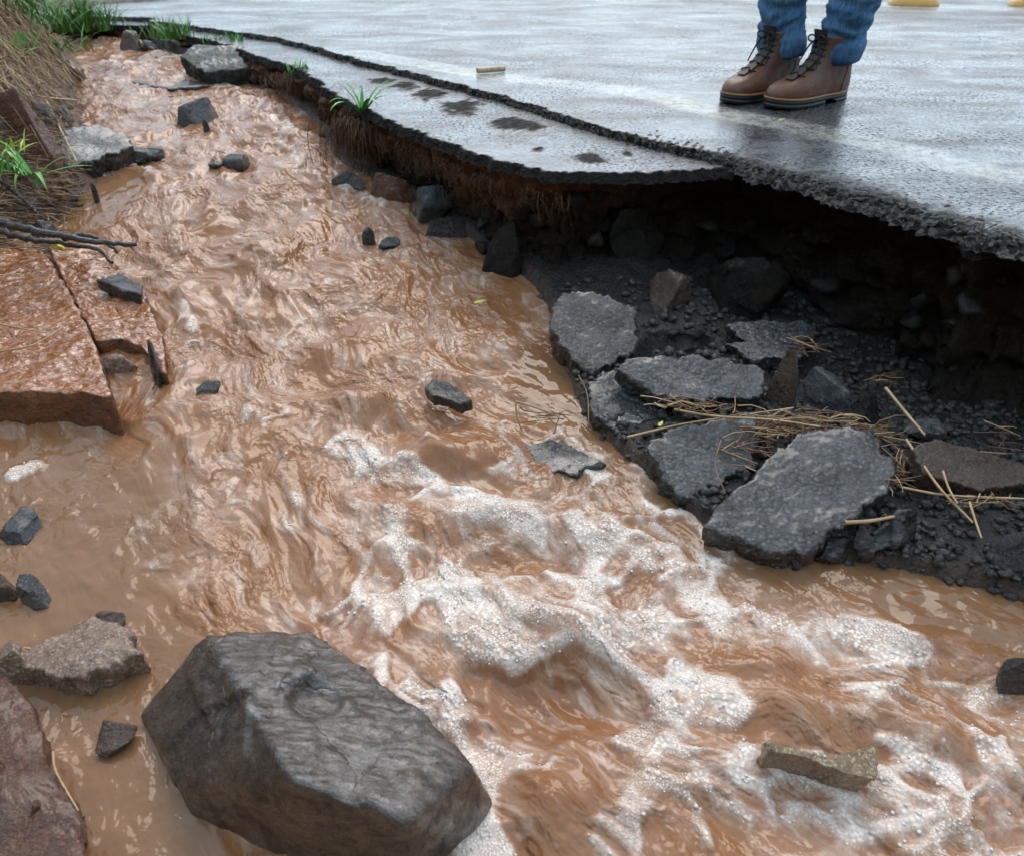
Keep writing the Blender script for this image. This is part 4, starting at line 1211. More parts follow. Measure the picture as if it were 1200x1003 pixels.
# heap of straw caught on the slabs
rs = np.random.default_rng(33)
heap = []
spots = [((905, 500), 55, 16, 70), ((960, 490), 60, 12, 50), ((1015, 505), 35, 14, 34), ((1045, 545), 18, 30, 40), ((880, 520), 30, 22, 30), ((820, 475), 60, 6, 26), ((1160, 585), 40, 5, 16),
         ((1040, 445), 18, 10, 10), ((640, 490), 24, 10, 12), ((945, 405), 16, 8, 14), ((1170, 520), 20, 25, 10)]
zs = {0: -.245, 1: -.235, 2: -.25, 3: -.262, 4: -.262, 5: -.225, 6: -.262, 7: -.235, 8: -.262, 9: -.215, 10: -.245}
for si, ((cx, cy), rx, ry, cnt) in enumerate(spots):
    for k in range(cnt):
        x, y = cx + rs.normal() * rx * .5, cy + rs.normal() * ry * .5
        z = zs[si] + rs.uniform(-.006, .012)
        P = np.array(at(x, y, z)[:])
        an = rs.normal() * .45 + (.25 if rs.random() < .7 else -.9) + (1.2 if si == 3 else 0)
        L = rs.uniform(.02, .085)
        dv = np.array([math.cos(an), -math.sin(an) * .8, rs.normal() * .16]) * L / 2
        bend = rs.normal(size=3) * L * .07
        heap.append(([P - dv, P - dv * .4 + bend, P + dv * .4 + bend, P + dv], rs.uniform(.0006, .0017), .0006))
half = [t for i, t in enumerate(heap) if i % 3]
rest = [t for i, t in enumerate(heap) if not i % 3]
tubes('straw_litter', half, M['straw_dark'], 'brown straw heap caught between the broken slabs', 'straw', 'stuff', sides=4)
tubes('straw_litter', rest, M['straw'], 'paler straw strewn over the broken slabs', 'straw', 'stuff', sides=4)

# roots hanging from the broken edge
rr_ = np.random.default_rng(12)
roots = []
for k in range(1500):
    i = rr_.integers(0, len(Px))
    x = Px[i]
    if not (-.95 < x < .12): continue
    dens = 1.0 if x > -.4 else .6
    if rr_.random() > dens: continue
    off = rag[i] - rr_.uniform(-.006, .012)
    p0 = np.array([x + nx[i] * off, Py[i] + ny[i] * off, -.05 - rr_.uniform(0, .02)])
    L = rr_.uniform(.015, .06) * (1.3 if rr_.random() < .2 else 1)
    jit = rr_.normal(size=(4, 3)) * .006
    pts = [p0, p0 + [0, 0, -L * .35] + jit[0] - np.array([nx[i], ny[i], 0]) * .006, p0 + [0, 0, -L * .7] + jit[1], p0 + [0, 0, -L] + jit[2]]
    roots.append((pts, rr_.uniform(.0006, .0014), .0004))
c0 = at(428, 140, -.045)
for k in range(520):                                   # the root ball under the green plant
    p0 = np.array([c0.x + rr_.normal() * .05, c0.y - .005 + rr_.normal() * .018, -.05 + rr_.normal() * .008])
    L = rr_.uniform(.04, .12)
    j = rr_.normal(size=(3, 3)) * .008
    roots.append(([p0, p0 + [0, -.012, -L * .3] + j[0], p0 + [-.004, -.012, -L * .7] + j[1], p0 + [-.006, -.004, -L] + j[2]], rr_.uniform(.0007, .0018), .0005))
c1 = at(345, 90, -.045)
for k in range(260):
    p0 = np.array([c1.x + rr_.normal() * .04, c1.y - .004 + rr_.normal() * .02, -.04 + rr_.normal() * .006])
    L = rr_.uniform(.03, .08); j = rr_.normal(size=(3, 3)) * .007
    roots.append(([p0, p0 + [0, -.01, -L * .3] + j[0], p0 + [0, -.01, -L * .7] + j[1], p0 + [0, 0, -L] + j[2]], rr_.uniform(.0007, .0016), .0005))
tubes('hanging_roots', roots, M['root'], 'fine brown roots hanging from the broken edge', 'roots', 'stuff', sides=4)

# branches on the left bank
def branch(label, px, z0, z1, r0, r1, seed, twigs=()):
    P = px_path(px, z0, z1, 30)
    r = np.random.default_rng(seed)
    P = P + r.normal(size=P.shape) * .0016
    lst = [(P, r0, r1)]
    for q, za, zb, ra in twigs: lst.append((px_path(q, za, zb, 12), ra, ra * .5))
    return tubes('branch', lst, M['bark'], label, 'branch', sides=8)
branch('thick wet dark branch stretching from the left bank over the water', [(-30, 250), (20, 266), (70, 276), (110, 283), (160, 287)], -.09, -.155, .0105, .005, 1, [([(150, 287), (160, 296), (170, 304)], -.155, -.165, .0016)])
branch('second dark branch curling under the thick one towards the ledge', [(-30, 262), (30, 280), (80, 287), (115, 293), (131, 308)], -.12, -.18, .009, .004, 2)
branch('short forked dark branch behind the thick one', [(75, 280), (95, 276), (115, 280), (128, 288), (138, 296)], -.135, -.175, .006, .004, 3)
branch('thin dark twig slanting down the left bank above the branches', [(0, 212), (20, 228), (42, 248)], -.07, -.11, .005, .003, 4)
lich = rock('lichen_patch', 'yellow lichen patch between the dark branches', 66, 290, 20, 8, M['lichen'], 91, .7, z=-.155, sub=3, amp=.12, cat='lichen')

# blades
def blade(p0, dir_xy, L, w, lean, droop, n=7, fold=.25, twist=0.):
    d = np.array([dir_xy[0], dir_xy[1], 0.]); d /= np.linalg.norm(d) + 1e-9
    side = np.array([-d[1], d[0], 0.])
    V = []
    for k in range(n):
        t = k / (n - 1)
        ang = lean + droop * t * t
        # integrate a curved spine
        if k == 0: p = np.array(p0, float)
        else:
            am = lean + droop * ((k - .5) / (n - 1)) ** 2
            p = p + (d * math.sin(am) + np.array([0, 0, math.cos(am)])) * L / (n - 1)
        ww = w * (.55 + .9 * t if t < .35 else (1 - t) ** .75 * 1.2) * .5
        up = np.array([0, 0, 1]) * math.sin(ang) - d * math.cos(ang)
        V += [p - side * ww, p - up * ww * fold, p + side * ww]
    F = []
    for k in range(n - 1):
        a = 3 * k
        F += [[a, a + 1, a + 4, a + 3], [a + 1, a + 2, a + 5, a + 4]]
    return np.array(V), np.array(F)

def tuft(name, label, cat, px, py, z, cnt, L, w, mat, seed, spread=.02, lean=(.1, .7), droop=(.2, 1.2), kind=None, group=None, bias=(0, 0)):
    c = at(px, py, z)
    r = np.random.default_rng(seed); vs, fs, b = [], [], 0
    for k in range(cnt):
        an = r.uniform(0, 2 * math.pi)
        V, F = blade((r.normal() * spread, r.normal() * spread * .6, 0), (math.cos(an) + bias[0], math.sin(an) + bias[1]), L * r.uniform(.5, 1.1), w * r.uniform(.6, 1.2), r.uniform(*lean), r.uniform(*droop))
        vs.append(V); fs.append(F + b); b += len(V)
    o = link(name, raw_mesh(name, np.concatenate(vs), np.concatenate(fs)), mat, loc=c)
    return tag(o, label, cat, group, kind)

tuft('grass_tuft', 'bushy green grass tuft on the far shoulder beside the upper stream', 'grass', 202, 46, -.03, 150, .11, .006, M['grass'], 1, .05)
tuft('grass_tuft', 'short green grass tuft on top of the mossy slab', 'grass', 253, 51, -.03, 50, .05, .005, M['grass'], 2, .03)
tuft('grass_tuft', 'small bright grass tuft at the slab corner by the road', 'grass', 276, 52, -.03, 40, .06, .006, M['leaf'], 3, .02)
tuft('grass_tuft', 'small bright grass tuft on the broken edge left of the plant', 'grass', 352, 88, -.035, 40, .06, .006, M['leaf'], 4, .016)
tuft('grass_tuft', 'tiny weed growing in the step of the road far away', 'grass', 326, 45, -.03, 18, .03, .004, M['grass'], 6, .012)
tuft('grass_tuft', 'dense long green grass hanging over the upper left bank', 'grass', 88, 36, -.03, 520, .20, .007, M['grass'], 5, .075, (.2, 1.1), (.4, 1.6), bias=(.5, -.2))
tuft('weed', 'broad leaved green weed in the dry grass at the left edge', 'weed', 8, 70, .02, 40, .12, .012, M['leaf'], 21, .04, (.3, 1.2), (.3, 1.5), bias=(.6, -.5))
tuft('grass_tuft', 'thin green grass blades hanging through the dry grass', 'grass', 70, 62, -.01, 70, .15, .006, M['grass'], 22, .05, (.4, 1.3), (.5, 1.7), bias=(.6, -.4))
tuft('weed', 'small green weed low on the left bank among the rocks', 'weed', 14, 205, -.05, 16, .09, .008, M['leaf'], 8, .02, (.2, 1.1), (.3, 1.5), bias=(.3, -.3))
tuft('weed', 'yellow green weed at the left edge below the red rock', 'weed', 6, 178, -.02, 22, .07, .009, M['yleaf'], 9, .02, (.2, 1.2), (.3, 1.5), bias=(.4, -.3))
tuft('grass_tuft', 'pale green grass at the top left corner of the bank', 'grass', 25, 30, .08, 160, .2, .007, M['grass'], 7, .08, (.2, 1.1), (.3, 1.5), bias=(.4, -.3))

def leafy(name, label, cat, px, py, z, leaves, mat):
    c = at(px, py, z); e = empty(name, c)
    for (an, L, w, lean, droop) in leaves:
        V, F = blade((0, 0, 0), (math.cos(an), math.sin(an)), L, w, lean, droop, 10, .3)
        link('leaf', raw_mesh('leaf', V, F), mat, e)
    stem, Fs = tube_vf([(0, 0, -.02), (0, 0, 0), (.002, 0, .012)], .003, .002, 6)
    link('stem', raw_mesh('stem', stem, Fs), mat, e)
    return tag(e, label, cat)
leafy('grass_plant', 'bright green broad bladed plant rooted in the broken road edge', 'plant', 425, 136, -.035,
      [(3.3, .15, .017, .35, 1.5), (2.9, .11, .015, .2, 1.0), (4.2, .15, .017, .8, 1.6), (5.2, .16, .018, .7, 1.8), (.2, .15, .017, .6, 1.2), (.6, .13, .015, .5, 1.1), (5.7, .15, .017, .7, 1.5), (1.6, .09, .013, .3, .9), (3.8, .12, .014, .6, 1.7)], M['leaf'])
leafy('grass_plant', 'green plant with long drooping blades on the left bank', 'plant', 40, 210, -.08,
      [(-.05, .155, .016, 1.2, .5), (-.9, .15, .017, 1.0, 1.8), (3.6, .14, .014, .7, 1.2), (2.6, .13, .013, .6, 1.0), (-1.4, .14, .014, .9, 1.9), (4.2, .12, .012, .9, 1.5), (.5, .1, .011, .9, .7)], M['leaf'])

def heart_plant(label, spots, z):
    c = on_ground(*spots[0][:2], .05); e = empty('vine', c)
    for (px, py, r_px, an) in spots:
        g0 = on_ground(px, py); dv = ray(px, py); p = g0 - dv * (.12 / dv.length) - c; r = r_px * 1.2 * scale_at(g0)
        th = np.linspace(0, 2 * math.pi, 28, endpoint=False)
        rad = r * (1 - .28 * np.abs(np.sin((th) / 2)) ** 8 - .25 * np.cos(th - math.pi) ** 7 * 0 + .18 * (np.abs(((th + math.pi) % (2 * math.pi)) - math.pi) < .3))
        V = [[0, 0, .004]] + [[rad[k] * math.sin(th[k]), -rad[k] * .35 * math.cos(th[k]) - .002, -rad[k] * .95 * math.cos(th[k]) + .004 * math.sin(3 * th[k])] for k in range(28)]
        V = np.array(V); ca, sa = math.cos(an), math.sin(an)
        V = np.stack([V[:, 0] * ca - V[:, 2] * sa, V[:, 1], V[:, 0] * sa + V[:, 2] * ca], 1) + np.array(p[:])
        F = np.array([[0, 1 + k, 1 + (k + 1) % 28] for k in range(28)])
        link('leaf', raw_mesh('leaf', V, F), M['leaf'], e)
    return tag(e, label, 'plant')
heart_plant('vine with three heart shaped leaves at the top of the left bank', [(20, 48, 9, .3), (36, 44, 7, -.2), (66, 35, 8, .2)], .02)


# dry grass hanging over the left bank
rd = np.random.default_rng(77)
dry = []
bt = np.linspace(1.2, 5.0, 260)
for k in range(3000):
    x, y = rd.uniform(-25, 100), rd.uniform(-60, 128)
    if x > 62 + 34 * math.cos(y / 60.) + rd.normal() * 8: continue
    if rd.random() < .35 and y > 70: continue
    d_ = ray(x, y); g_ = ground_fast(d_.x * bt, d_.y * bt); hit = int(np.argmax(CAM_H + d_.z * bt < g_))
    if hit == 0: continue
    P = np.array([d_.x * bt[hit], d_.y * bt[hit], CAM_H + d_.z * bt[hit] + .01])
    L = rd.uniform(.05, .16)
    dx, dy = rd.normal() * .5 + .45, rd.normal() * .3 - .35
    up = rd.uniform(-.1, .25)
    j = rd.normal(size=(2, 3)) * .008
    dry.append(([P, P + np.array([dx * .35, dy * .4, up]) * L + j[0], P + np.array([dx * .7, dy * .7, up - .35]) * L + j[1], P + np.array([dx * .95, dy * .9, up - .9]) * L], rd.uniform(.0008, .0021), .0006))
for k in range(1100):
    x, y = rd.uniform(-20, 95), rd.uniform(120, 312)
    if x > 105 - abs(y - 150) * .2: continue
    P = np.array(on_ground(x, y, .006)[:])
    an = rd.normal() * .7; L = rd.uniform(.03, .13)
    dv = np.array([math.cos(an), math.sin(an) * .7, -.12 + rd.normal() * .15]) * L / 2
    dry.append(([P - dv, P + rd.normal(size=3) * .004, P + dv], rd.uniform(.0007, .0018), .0006))
lv, lf = [], []
for k in range(900):
    x, y = rd.uniform(-30, 100), rd.uniform(90, 300)
    P = on_ground(x, y)
    if float(poly_dist(np.array([P.x]), np.array([P.y]), bank_c)[1][0]) < -.02: continue
    r = .003 + .012 * rd.random() ** 3
    q = IV1 * (1 + .25 * rd.normal(size=(len(IV1), 1))) * r * np.array([1, rd.uniform(.6, 1), rd.uniform(.4, .9)])
    lf.append(IF1 + len(lv) * len(IV1)); lv.append(q + np.array([P.x, P.y, P.z + r * .3]))
tag(link('bank_stones', raw_mesh('bank_stones', np.concatenate(lv), np.concatenate(lf)), M['brown']), 'small loose stones and clods on the left bank', 'gravel', kind='stuff')
tubes('dry_grass', dry[::2], M['straw'], 'dry straw coloured grass hanging over the left bank', 'grass', 'stuff', sides=4)
tubes('dry_grass', dry[1::2], M['straw_dark'], 'brown dead grass hanging over the left bank', 'grass', 'stuff', sides=4)

# fallen leaves
def leaf_obj(label, px, py, z, L, an, mat, tilt=.1):
    V, F = blade((0, 0, 0), (math.cos(an), math.sin(an)), L, L * .55, 1.45, .15, 9, .2)
    V[:, 2] += .002
    return tag(link('fallen_leaf', raw_mesh('fallen_leaf', V, F), mat, loc=at(px, py, z)), label, 'leaf')
P = atw(563, 353); leaf_obj('yellow green leaf floating on the water under the overhang', 556, 356, P.z + .06, .028, .3, M['yleaf'])
leaf_obj('green leaf lying on the brownish asphalt slab', 682, 377, -.204, .026, .15, M['leaf'])
leaf_obj('yellow leaf on the road in front of the boots', 912, 142, .002, .022, .4, M['yleaf'])
leaf_obj('small green leaf caught between two slabs', 772, 500, -.25, .016, 1.0, M['yleaf'])
leaf_obj('small orange leaf on the slab near the cave', 696, 348, -.185, .014, .2, M['straw'])

# ------------------------------------------------------------------ things on the road
n = NT('yellow_road_marker'); a_ = n.noise(40, 4)
n.p(Base_Color=n.mix(n.rng(a_, .35, .7), (.62, .33, .06), (.50, .30, .12)), Roughness=.4)
M['marker'] = n.done()
n = NT('reflector'); n.p(Base_Color=(.6, .32, .05), Roughness=.15); M['reflector'] = n.done()

def road_marker(label, px, py, rot):
    c = at(px, py, .0); e = empty('road_marker', c); e.rotation_euler.z = rot
    bm = bmesh.new()
    L, Wd, H_ = .12, .075, .045
    rings = [(1, 1, 0), (1, 1, .008), (.88, .80, .030), (.74, .60, .042), (.55, .40, H_)]
    prev = None
    for (fx, fy, z) in rings:
        vs = []
        for k in range(28):
            th = 2 * math.pi * k / 28
            cx, sx = math.cos(th), math.sin(th)
            q = 5
            rr = (abs(cx) ** q + abs(sx) ** q) ** (-1 / q)
            vs.append(bm.verts.new((L * fx * rr * cx, Wd * fy * rr * sx, z)))
        if prev:
            for k in range(28): bm.faces.new((prev[k], prev[(k + 1) % 28], vs[(k + 1) % 28], vs[k]))
        prev = vs
    bm.faces.new(prev)
    me = bpy.data.meshes.new('marker_body'); bm.to_mesh(me); bm.free()
    link('marker_body', me, M['marker'], e)
    for s in (-1, 1):
        b2 = bmesh.new()
        v = [b2.verts.new(p) for p in ((-.06, s * .0735, .012), (.06, s * .0735, .012), (.055, s * .0665, .026), (-.055, s * .0665, .026))]
        b2.faces.new(v)
        m2 = bpy.data.meshes.new('reflector'); b2.to_mesh(m2); b2.free()
        link('reflector', m2, M['reflector'], e)
    return tag(e, label, 'road marker', 'yellow markers along the centre line')
road_marker('yellow raised road marker on the centre line right of the jeans', 1070, 6, -.25)
road_marker('yellow raised road marker cut by the right picture edge', 1212, 8, -.25)

# short pale hollow stick on the road
P = [at(559, 83, .010)[:], at(575, 82, .010)[:], at(591, 80.5, .010)[:]]
st_ = np.array(P)
V, F = tube_vf(catmull(P, 10), .0085, .0085, 12)
n = NT('pale_stick'); n.p(Base_Color=n.mix(n.rng(n.noise(60, 4), .4, .7), (.55, .44, .30), (.30, .2, .12)), Roughness=.55)
tag(link('hollow_stick', raw_mesh('hollow_stick', V - st_.mean(0), F), n.done(), loc=st_.mean(0)), 'short pale hollow stick lying on the wet road', 'stick')
for (x, y, lb) in [(630, 176, 'dark pebble on the wet shoulder below the step'), (735, 182, 'dark pebble on the shoulder near the broken edge')]:
    rock('road_pebble', lb, x, y + 2, 6, 5, M['dark'], int(x), .8, z=-.03, sub=2, sink=.2, cat='pebble')

# ------------------------------------------------------------------ the person standing on the road edge line
n = NT('denim'); wv = n.noise(260, 3, .7); fd = n.noise(11, 5, .6)
cd = n.mix(n.rng(fd, .3, .7), (.022, .066, .15), (.075, .17, .32)); cd = n.mix(n.rng(n.noise(1, 5, .7, 0, n.mapping((160, 160, 14))), .4, .68, 0, .6), cd, (.16, .28, .42)); cd = n.mix(n.rng(n.noise(7, 5, .65), .5, .66, 0, .7), cd, (.018, .045, .10))
n.p(Base_Color=cd, Roughness=.85, Specular_IOR_Level=.2); M['denim'] = n.done(n.bump(wv, .4, .001))
n = NT('boot_leather'); f_ = n.noise(9, 5, .6); g_ = n.noise(60, 5, .7)
cl = n.mix(n.rng(f_, .3, .7), (.095, .030, .013), (.18, .064, .027)); cl = n.mix(n.rng(g_, .45, .8, 0, .5), cl, (.05, .025, .015)); cl = n.mix(n.rng(n.noise(24, 6, .7), .5, .68, 0, .7), cl, (.06, .03, .02)); hz = n.xyz()[2]; cl = n.mix(n.math('MULTIPLY', n.rng(hz, .03, .12, .0, .65), n.rng(n.noise(14, 4), .3, .6)), cl, (.055, .028, .02))
n.p(Base_Color=cl, Roughness=n.rng(g_, .3, .7, .35, .6)); M['leather'] = n.done(n.bump(g_, .5, .003))
n = NT('boot_dark_leather'); n.p(Base_Color=n.mix(n.noise(40, 4), (.02, .014, .012), (.05, .033, .026)), Roughness=.6); M['leather_dark'] = n.done()
n = NT('boot_welt'); n.p(Base_Color=n.mix(n.noise(50, 4), (.22, .11, .05), (.34, .19, .085)), Roughness=.5); M['welt'] = n.done()
n = NT('boot_sole'); n.p(Base_Color=(.014, .012, .012), Roughness=.45); M['sole'] = n.done()
n = NT('black_lace'); n.p(Base_Color=(.010, .009, .010), Roughness=.75); M['lace'] = n.done()
n = NT('skin'); n.p(Base_Color=n.mix(n.noise(20, 3), (.42, .24, .17), (.48, .29, .21)), Roughness=.5, Subsurface_Weight=.1, Subsurface_Radius=(.01, .004, .002)); M['skin'] = n.done()
n = NT('rain_jacket'); n.p(Base_Color=n.mix(n.noise(20, 4), (.03, .035, .045), (.05, .055, .07)), Roughness=.45); M['jacket'] = n.done(n.bump(n.noise(18, 4), .5, .01))
n = NT('hair'); n.p(Base_Color=(.02, .013, .009), Roughness=.5); M['hair'] = n.done()

def outline(xb, xf, w, toe, npts=72, fore=.12, grow=0.):
    """foot-shaped closed outline: heel at xb, toe at xf, half width w"""
    th = np.linspace(0, 2 * math.pi, npts, endpoint=False)
    cx = (xb + xf) / 2; a = (xf - xb) / 2 + grow
    c, s = np.cos(th), np.sin(th)
    q = 2.6
    rr = (np.abs(c) ** q + np.abs(s) ** q) ** (-1 / q)
    x = cx + a * rr * c
    t = (x - xb) / (xf - xb + 1e-9)
    wv_ = (w + grow) * (1 + fore * np.clip((t - .45) * 2, -1, 1) * toe - .14 * toe * np.exp(-((t - .38) / .16) ** 2))
    return x, wv_ * rr * s

def loft(rows, close_top=True, close_bottom=True):
    n_ = len(rows[0])
    V = np.concatenate(rows); F = list(map(list, grid_faces(len(rows), n_, True)))
    out = [tuple(f) for f in F]
    if close_top: out.append(tuple(range(len(V) - n_, len(V))))
    if close_bottom: out.append(tuple(range(n_ - 1, -1, -1)))
    me = bpy.data.meshes.new('loft'); me.from_pydata([tuple(v) for v in V], [], out); me.update()
    return me

def make_boot(parent, toe_pt, heel_pt, side, lb):
    d = (toe_pt - heel_pt); yaw = math.atan2(d.y, d.x)
    Lf = .285
    e = empty('boot'); e.scale = (1, .88, .9); e.location = heel_pt; e.rotation_euler.z = yaw
    e.parent = parent
    e.matrix_parent_inverse = parent.matrix_basis.inverted()
    # height, heel x, toe x, half width, toe shape weight
    prof = [(.024, .000, .285, .049, 1), (.034, -.002, .287, .050, 1), (.046, -.003, .284, .050, 1), (.056, -.003, .275, .049, 1), (.064, -.002, .258, .047, .9), (.071, -.001, .236, .045, .8),
            (.080, .001, .212, .043, .6), (.090, .004, .190, .0415, .45), (.102, .006, .168, .041, .25), (.115, .008, .152, .041, .1), (.130, .008, .142, .0415, 0), (.148, .006, .136, .043, 0),
            (.165, .004, .134, .0445, 0), (.172, .005, .133, .0445, 0), (.172, .012, .124, .037, 0), (.150, .016, .12, .034, 0)]
    rows = []
    for (z, xb, xf, w, tw) in prof:
        x, y = outline(xb, xf, w, tw)
        skew = side * .006 * np.clip((x - .1) / .18, 0, 1) * tw
        zz = z + .006 * np.sin(x * 60 + z * 90) * (.09 < z < .15) * .35
        # collar dips at the back and rises at the front
        zz = zz + (.010 * np.clip((x - .05) / .09, 0, 1) if z > .14 else 0)
        rows.append(np.stack([x, y + skew, np.broadcast_to(zz, x.shape)], 1))
    up = link('upper', loft(rows, False, True), M['leather'], e)
    # welt, sole and heel
    def flat(z0, z1, grow, xb=None, xf=None):
        r = []
        for z in (z0, (z0 + z1) / 2, z1):
            x, y = outline(.0, .285, .049, 1, grow=grow)
            if xf is not None: x = np.minimum(x, xf)
            if xb is not None: x = np.maximum(x, xb)
            lift = .006 * np.clip((x - .2) / .085, 0, 1) ** 2
            y = y + side * .006 * np.clip((x - .1) / .18, 0, 1)
            r.append(np.stack([x, y, z + lift], 1))
        return loft(r)
    link('welt', flat(.0215, .027, .0045), M['welt'], e)
    so = link('sole', flat(.0105, .0212, .003), M['sole'], e)
    link('heel', flat(.0, .0103, .004, xf=.085), M['sole'], so)
    link('tread', flat(.0, .0103, .003, xb=.115), M['sole'], so)
    # tongue and laces on the front of the shaft
    def front_x(z): return float(np.interp(z, [p[0] for p in prof[:13]], [p[2] for p in prof[:13]]))
    tr = []
    for k in range(9):
        z = .072 + (.192 - .072) * k / 8
        zi = min(z, .165)
        xf = front_x(zi) + .003 + max(0, z - .165) * .3
        hw = .015 + .006 * k / 8
        yy = np.linspace(-hw, hw, 7)
        tr.append(np.stack([xf + .003 - 9 * yy ** 2 - (.004 if k < 2 else 0), yy, np.full(7, z + .004)], 1))
    R_, C_ = 9, 7
    A = np.stack(tr)
    link('tongue', raw_mesh('tongue', np.concatenate([A.reshape(-1, 3), (A - [.006, 0, 0]).reshape(-1, 3)]), np.concatenate([grid_faces(R_, C_), grid_faces(R_, C_)[:, ::-1] + R_ * C_])), M['leather_dark'], e)
    lst = []
    for k in range(6):
        z = .082 + k * .0155
        x0 = front_x(min(z, .16)) + .004
        x1 = front_x(min(z + .014, .165)) + .004
        for s in (-1, 1):
            lst.append(([(x0 - .013, s * .026, z), (x0 + .003, s * .012, z + .006), (x1 + .004, -s * .004, z + .010), (x1 - .002, -s * .016, z + .014), (x1 - .013, -s * .027, z + .0155)], .0019, .0019))
    z = .176; x0 = front_x(.16) + .006
    for s in (-1, 1):
        lst.append(([(x0, 0, z), (x0 + .012, s * .02, z + .006), (x0 + .006, s * .034, z - .006), (x0 + .006, s * .018, z - .012), (x0 + .002, 0, z - .002)], .0024, .0024))
        lst.append(([(x0, 0, z), (x0 + .014, s * .014, z - .016), (x0 + .02, s * .03, z - .05), (x0 + .03, s * .034, z - .075)], .0024, .0022))
    vs, fs, b = [], [], 0
    for pts, r0, r1 in lst:
        V, F = tube_vf(catmull(pts, 12), r0, r1, 6, b); vs.append(V); fs.append(F); b += len(V)
    link('laces', raw_mesh('laces', np.concatenate(vs), np.concatenate(fs)), M['lace'], e)
    # heel counter panel
    r = []
    for z in np.linspace(.028, .10, 6):
        xb = float(np.interp(z, [p[0] for p in prof[:13]], [p[1] for p in prof[:13]])); xf = front_x(z); w = float(np.interp(z, [p[0] for p in prof[:13]], [p[3] for p in prof[:13]])); tw = float(np.interp(z, [p[0] for p in prof[:13]], [p[4] for p in prof[:13]]))
        th = np.linspace(math.pi - 1.0, math.pi + 1.0, 16)
        c, s = np.cos(th), np.sin(th); q = 2.6; rr = (np.abs(c) ** q + np.abs(s) ** q) ** (-1 / q)
        x = (xb + xf) / 2 + ((xf - xb) / 2 + .0018) * rr * c
        t = (x - xb) / (xf - xb)
        y = (w + .0018) * (1 + .12 * np.clip((t - .45) * 2, -1, 1) * tw - .14 * tw * np.exp(-((t - .38) / .16) ** 2)) * rr * s
        r.append(np.stack([x, y + side * .006 * np.clip((x - .1) / .18, 0, 1) * tw, np.full(16, z)], 1))
    A = np.stack(r)
    link('heel_counter', raw_mesh('heel_counter', A.reshape(-1, 3), grid_faces(6, 16)), M['leather'], e)
    return e

toeR, heelR = at(848, 122, 0), at(926, 107, 0)
toeL, heelL = at(905, 128, 0), at(986, 114, 0)
fwd = (toeL - heelL).normalized()
lat = Vector((-fwd.y, fwd.x, 0))
ankR = heelR + fwd * .07 + Vector((0, 0, .10)); ankL = heelL + fwd * .07 + Vector((0, 0, .10))
kneeR = ankR + Vector((-.035, .02, .40)) ; kneeL = ankL + Vector((.085, .02, .40))
hipc = (kneeR + kneeL) / 2 + Vector((.02, .03, .44))
hipR = hipc - lat * .09; hipL = hipc + lat * .09
chest = hipc + Vector((0, 0, .34)) + fwd * .02
neck = chest + Vector((0, 0, .20)); headb = neck + Vector((0, 0, .08)); headt = headb + Vector((0, 0, .17)) + fwd * .02
shR = chest + Vector((0, 0, .13)) - lat * .19; shL = chest + Vector((0, 0, .13)) + lat * .19
elR = shR - lat * .06 + Vector((0, 0, -.29)); elL = shL + lat * .06 + Vector((0, 0, -.29))
wrR = elR + fwd * .08 + Vector((0, 0, -.25)); wrL = elL + fwd * .08 + Vector((0, 0, -.25))

# body: one continuous skinned mesh
verts, radii, edges = [], [], []
def jv(p, r):
    verts.append(tuple(p)); radii.append(r); return len(verts) - 1
def chain(i0, lst):
    last = i0
    for p, r in lst:
        k = jv(p, r); edges.append((last, k)); last = k
    return last
root = jv(hipc, (.13, .10))
for hp, kn, an, hl, tl in ((hipR, kneeR, ankR, heelR, toeR), (hipL, kneeL, ankL, heelL, toeL)):
    chain(root, [(hp + Vector((0, 0, -.05)), (.078, .078)), (hp.lerp(kn, .5), (.066, .066)), (kn, (.050, .050)), (kn.lerp(an, .35), (.050, .050)), (an + Vector((0, 0, .02)), (.034, .034)),
                 (hl + fwd * .07 + Vector((0, 0, .06)), (.032, .032)), (hl + fwd * .17 + Vector((0, 0, .048)), (.03, .022)), (hl + fwd * .24 + Vector((0, 0, .042)), (.028, .016))])
c1_ = chain(root, [(hipc.lerp(chest, .5), (.125, .095)), (chest, (.145, .105))])
nk = chain(c1_, [(chest + Vector((0, 0, .13)), (.11, .075)), (neck, (.055, .055)), (headb, (.065, .075)), (headb + Vector((0, 0, .07)) + fwd * .02, (.075, .09)), (headt, (.06, .07))])
for sh, el, wr, sg in ((shR, elR, wrR, -1), (shL, elL, wrL, 1)):
    w_i = chain(c1_ + 0, [(chest.lerp(sh, .7) + Vector((0, 0, .05)), (.065, .065)), (sh, (.055, .055)), (sh.lerp(el, .5), (.046, .046)), (el, (.038, .038)), (el.lerp(wr, .5), (.036, .036)), (wr, (.026, .022))])
    palm = chain(w_i, [(wr + Vector((0, 0, -.05)), (.034, .018)), (wr + Vector((0, 0, -.085)), (.036, .016))])
    for fi, (o_, L_) in enumerate(((-.030, .070), (-.010, .080), (.010, .075), (.028, .058))):
        b0 = wr + fwd * (-o_) + Vector((0, 0, -.095))
        chain(palm, [(b0, (.010, .010)), (b0 + Vector((0, 0, -L_ * .5)) - lat * sg * .006, (.009, .009)), (b0 + Vector((0, 0, -L_ * .95)) - lat * sg * .022, (.0075, .0075))])
    chain(palm - 1, [(wr + fwd * .04 + Vector((0, 0, -.065)), (.012, .012)), (wr + fwd * .052 + Vector((0, 0, -.10)) - lat * sg * .012, (.0095, .0095))])
me = bpy.data.meshes.new('person')
me.from_pydata([Vector(v) - hipc for v in verts], edges, [])
person = bpy.data.objects.new('person', me); col.objects.link(person); person.location = hipc
sk = person.modifiers.new('skin', 'SKIN')
sv = me.skin_vertices[0].data
for i, r in enumerate(radii): sv[i].radius = r
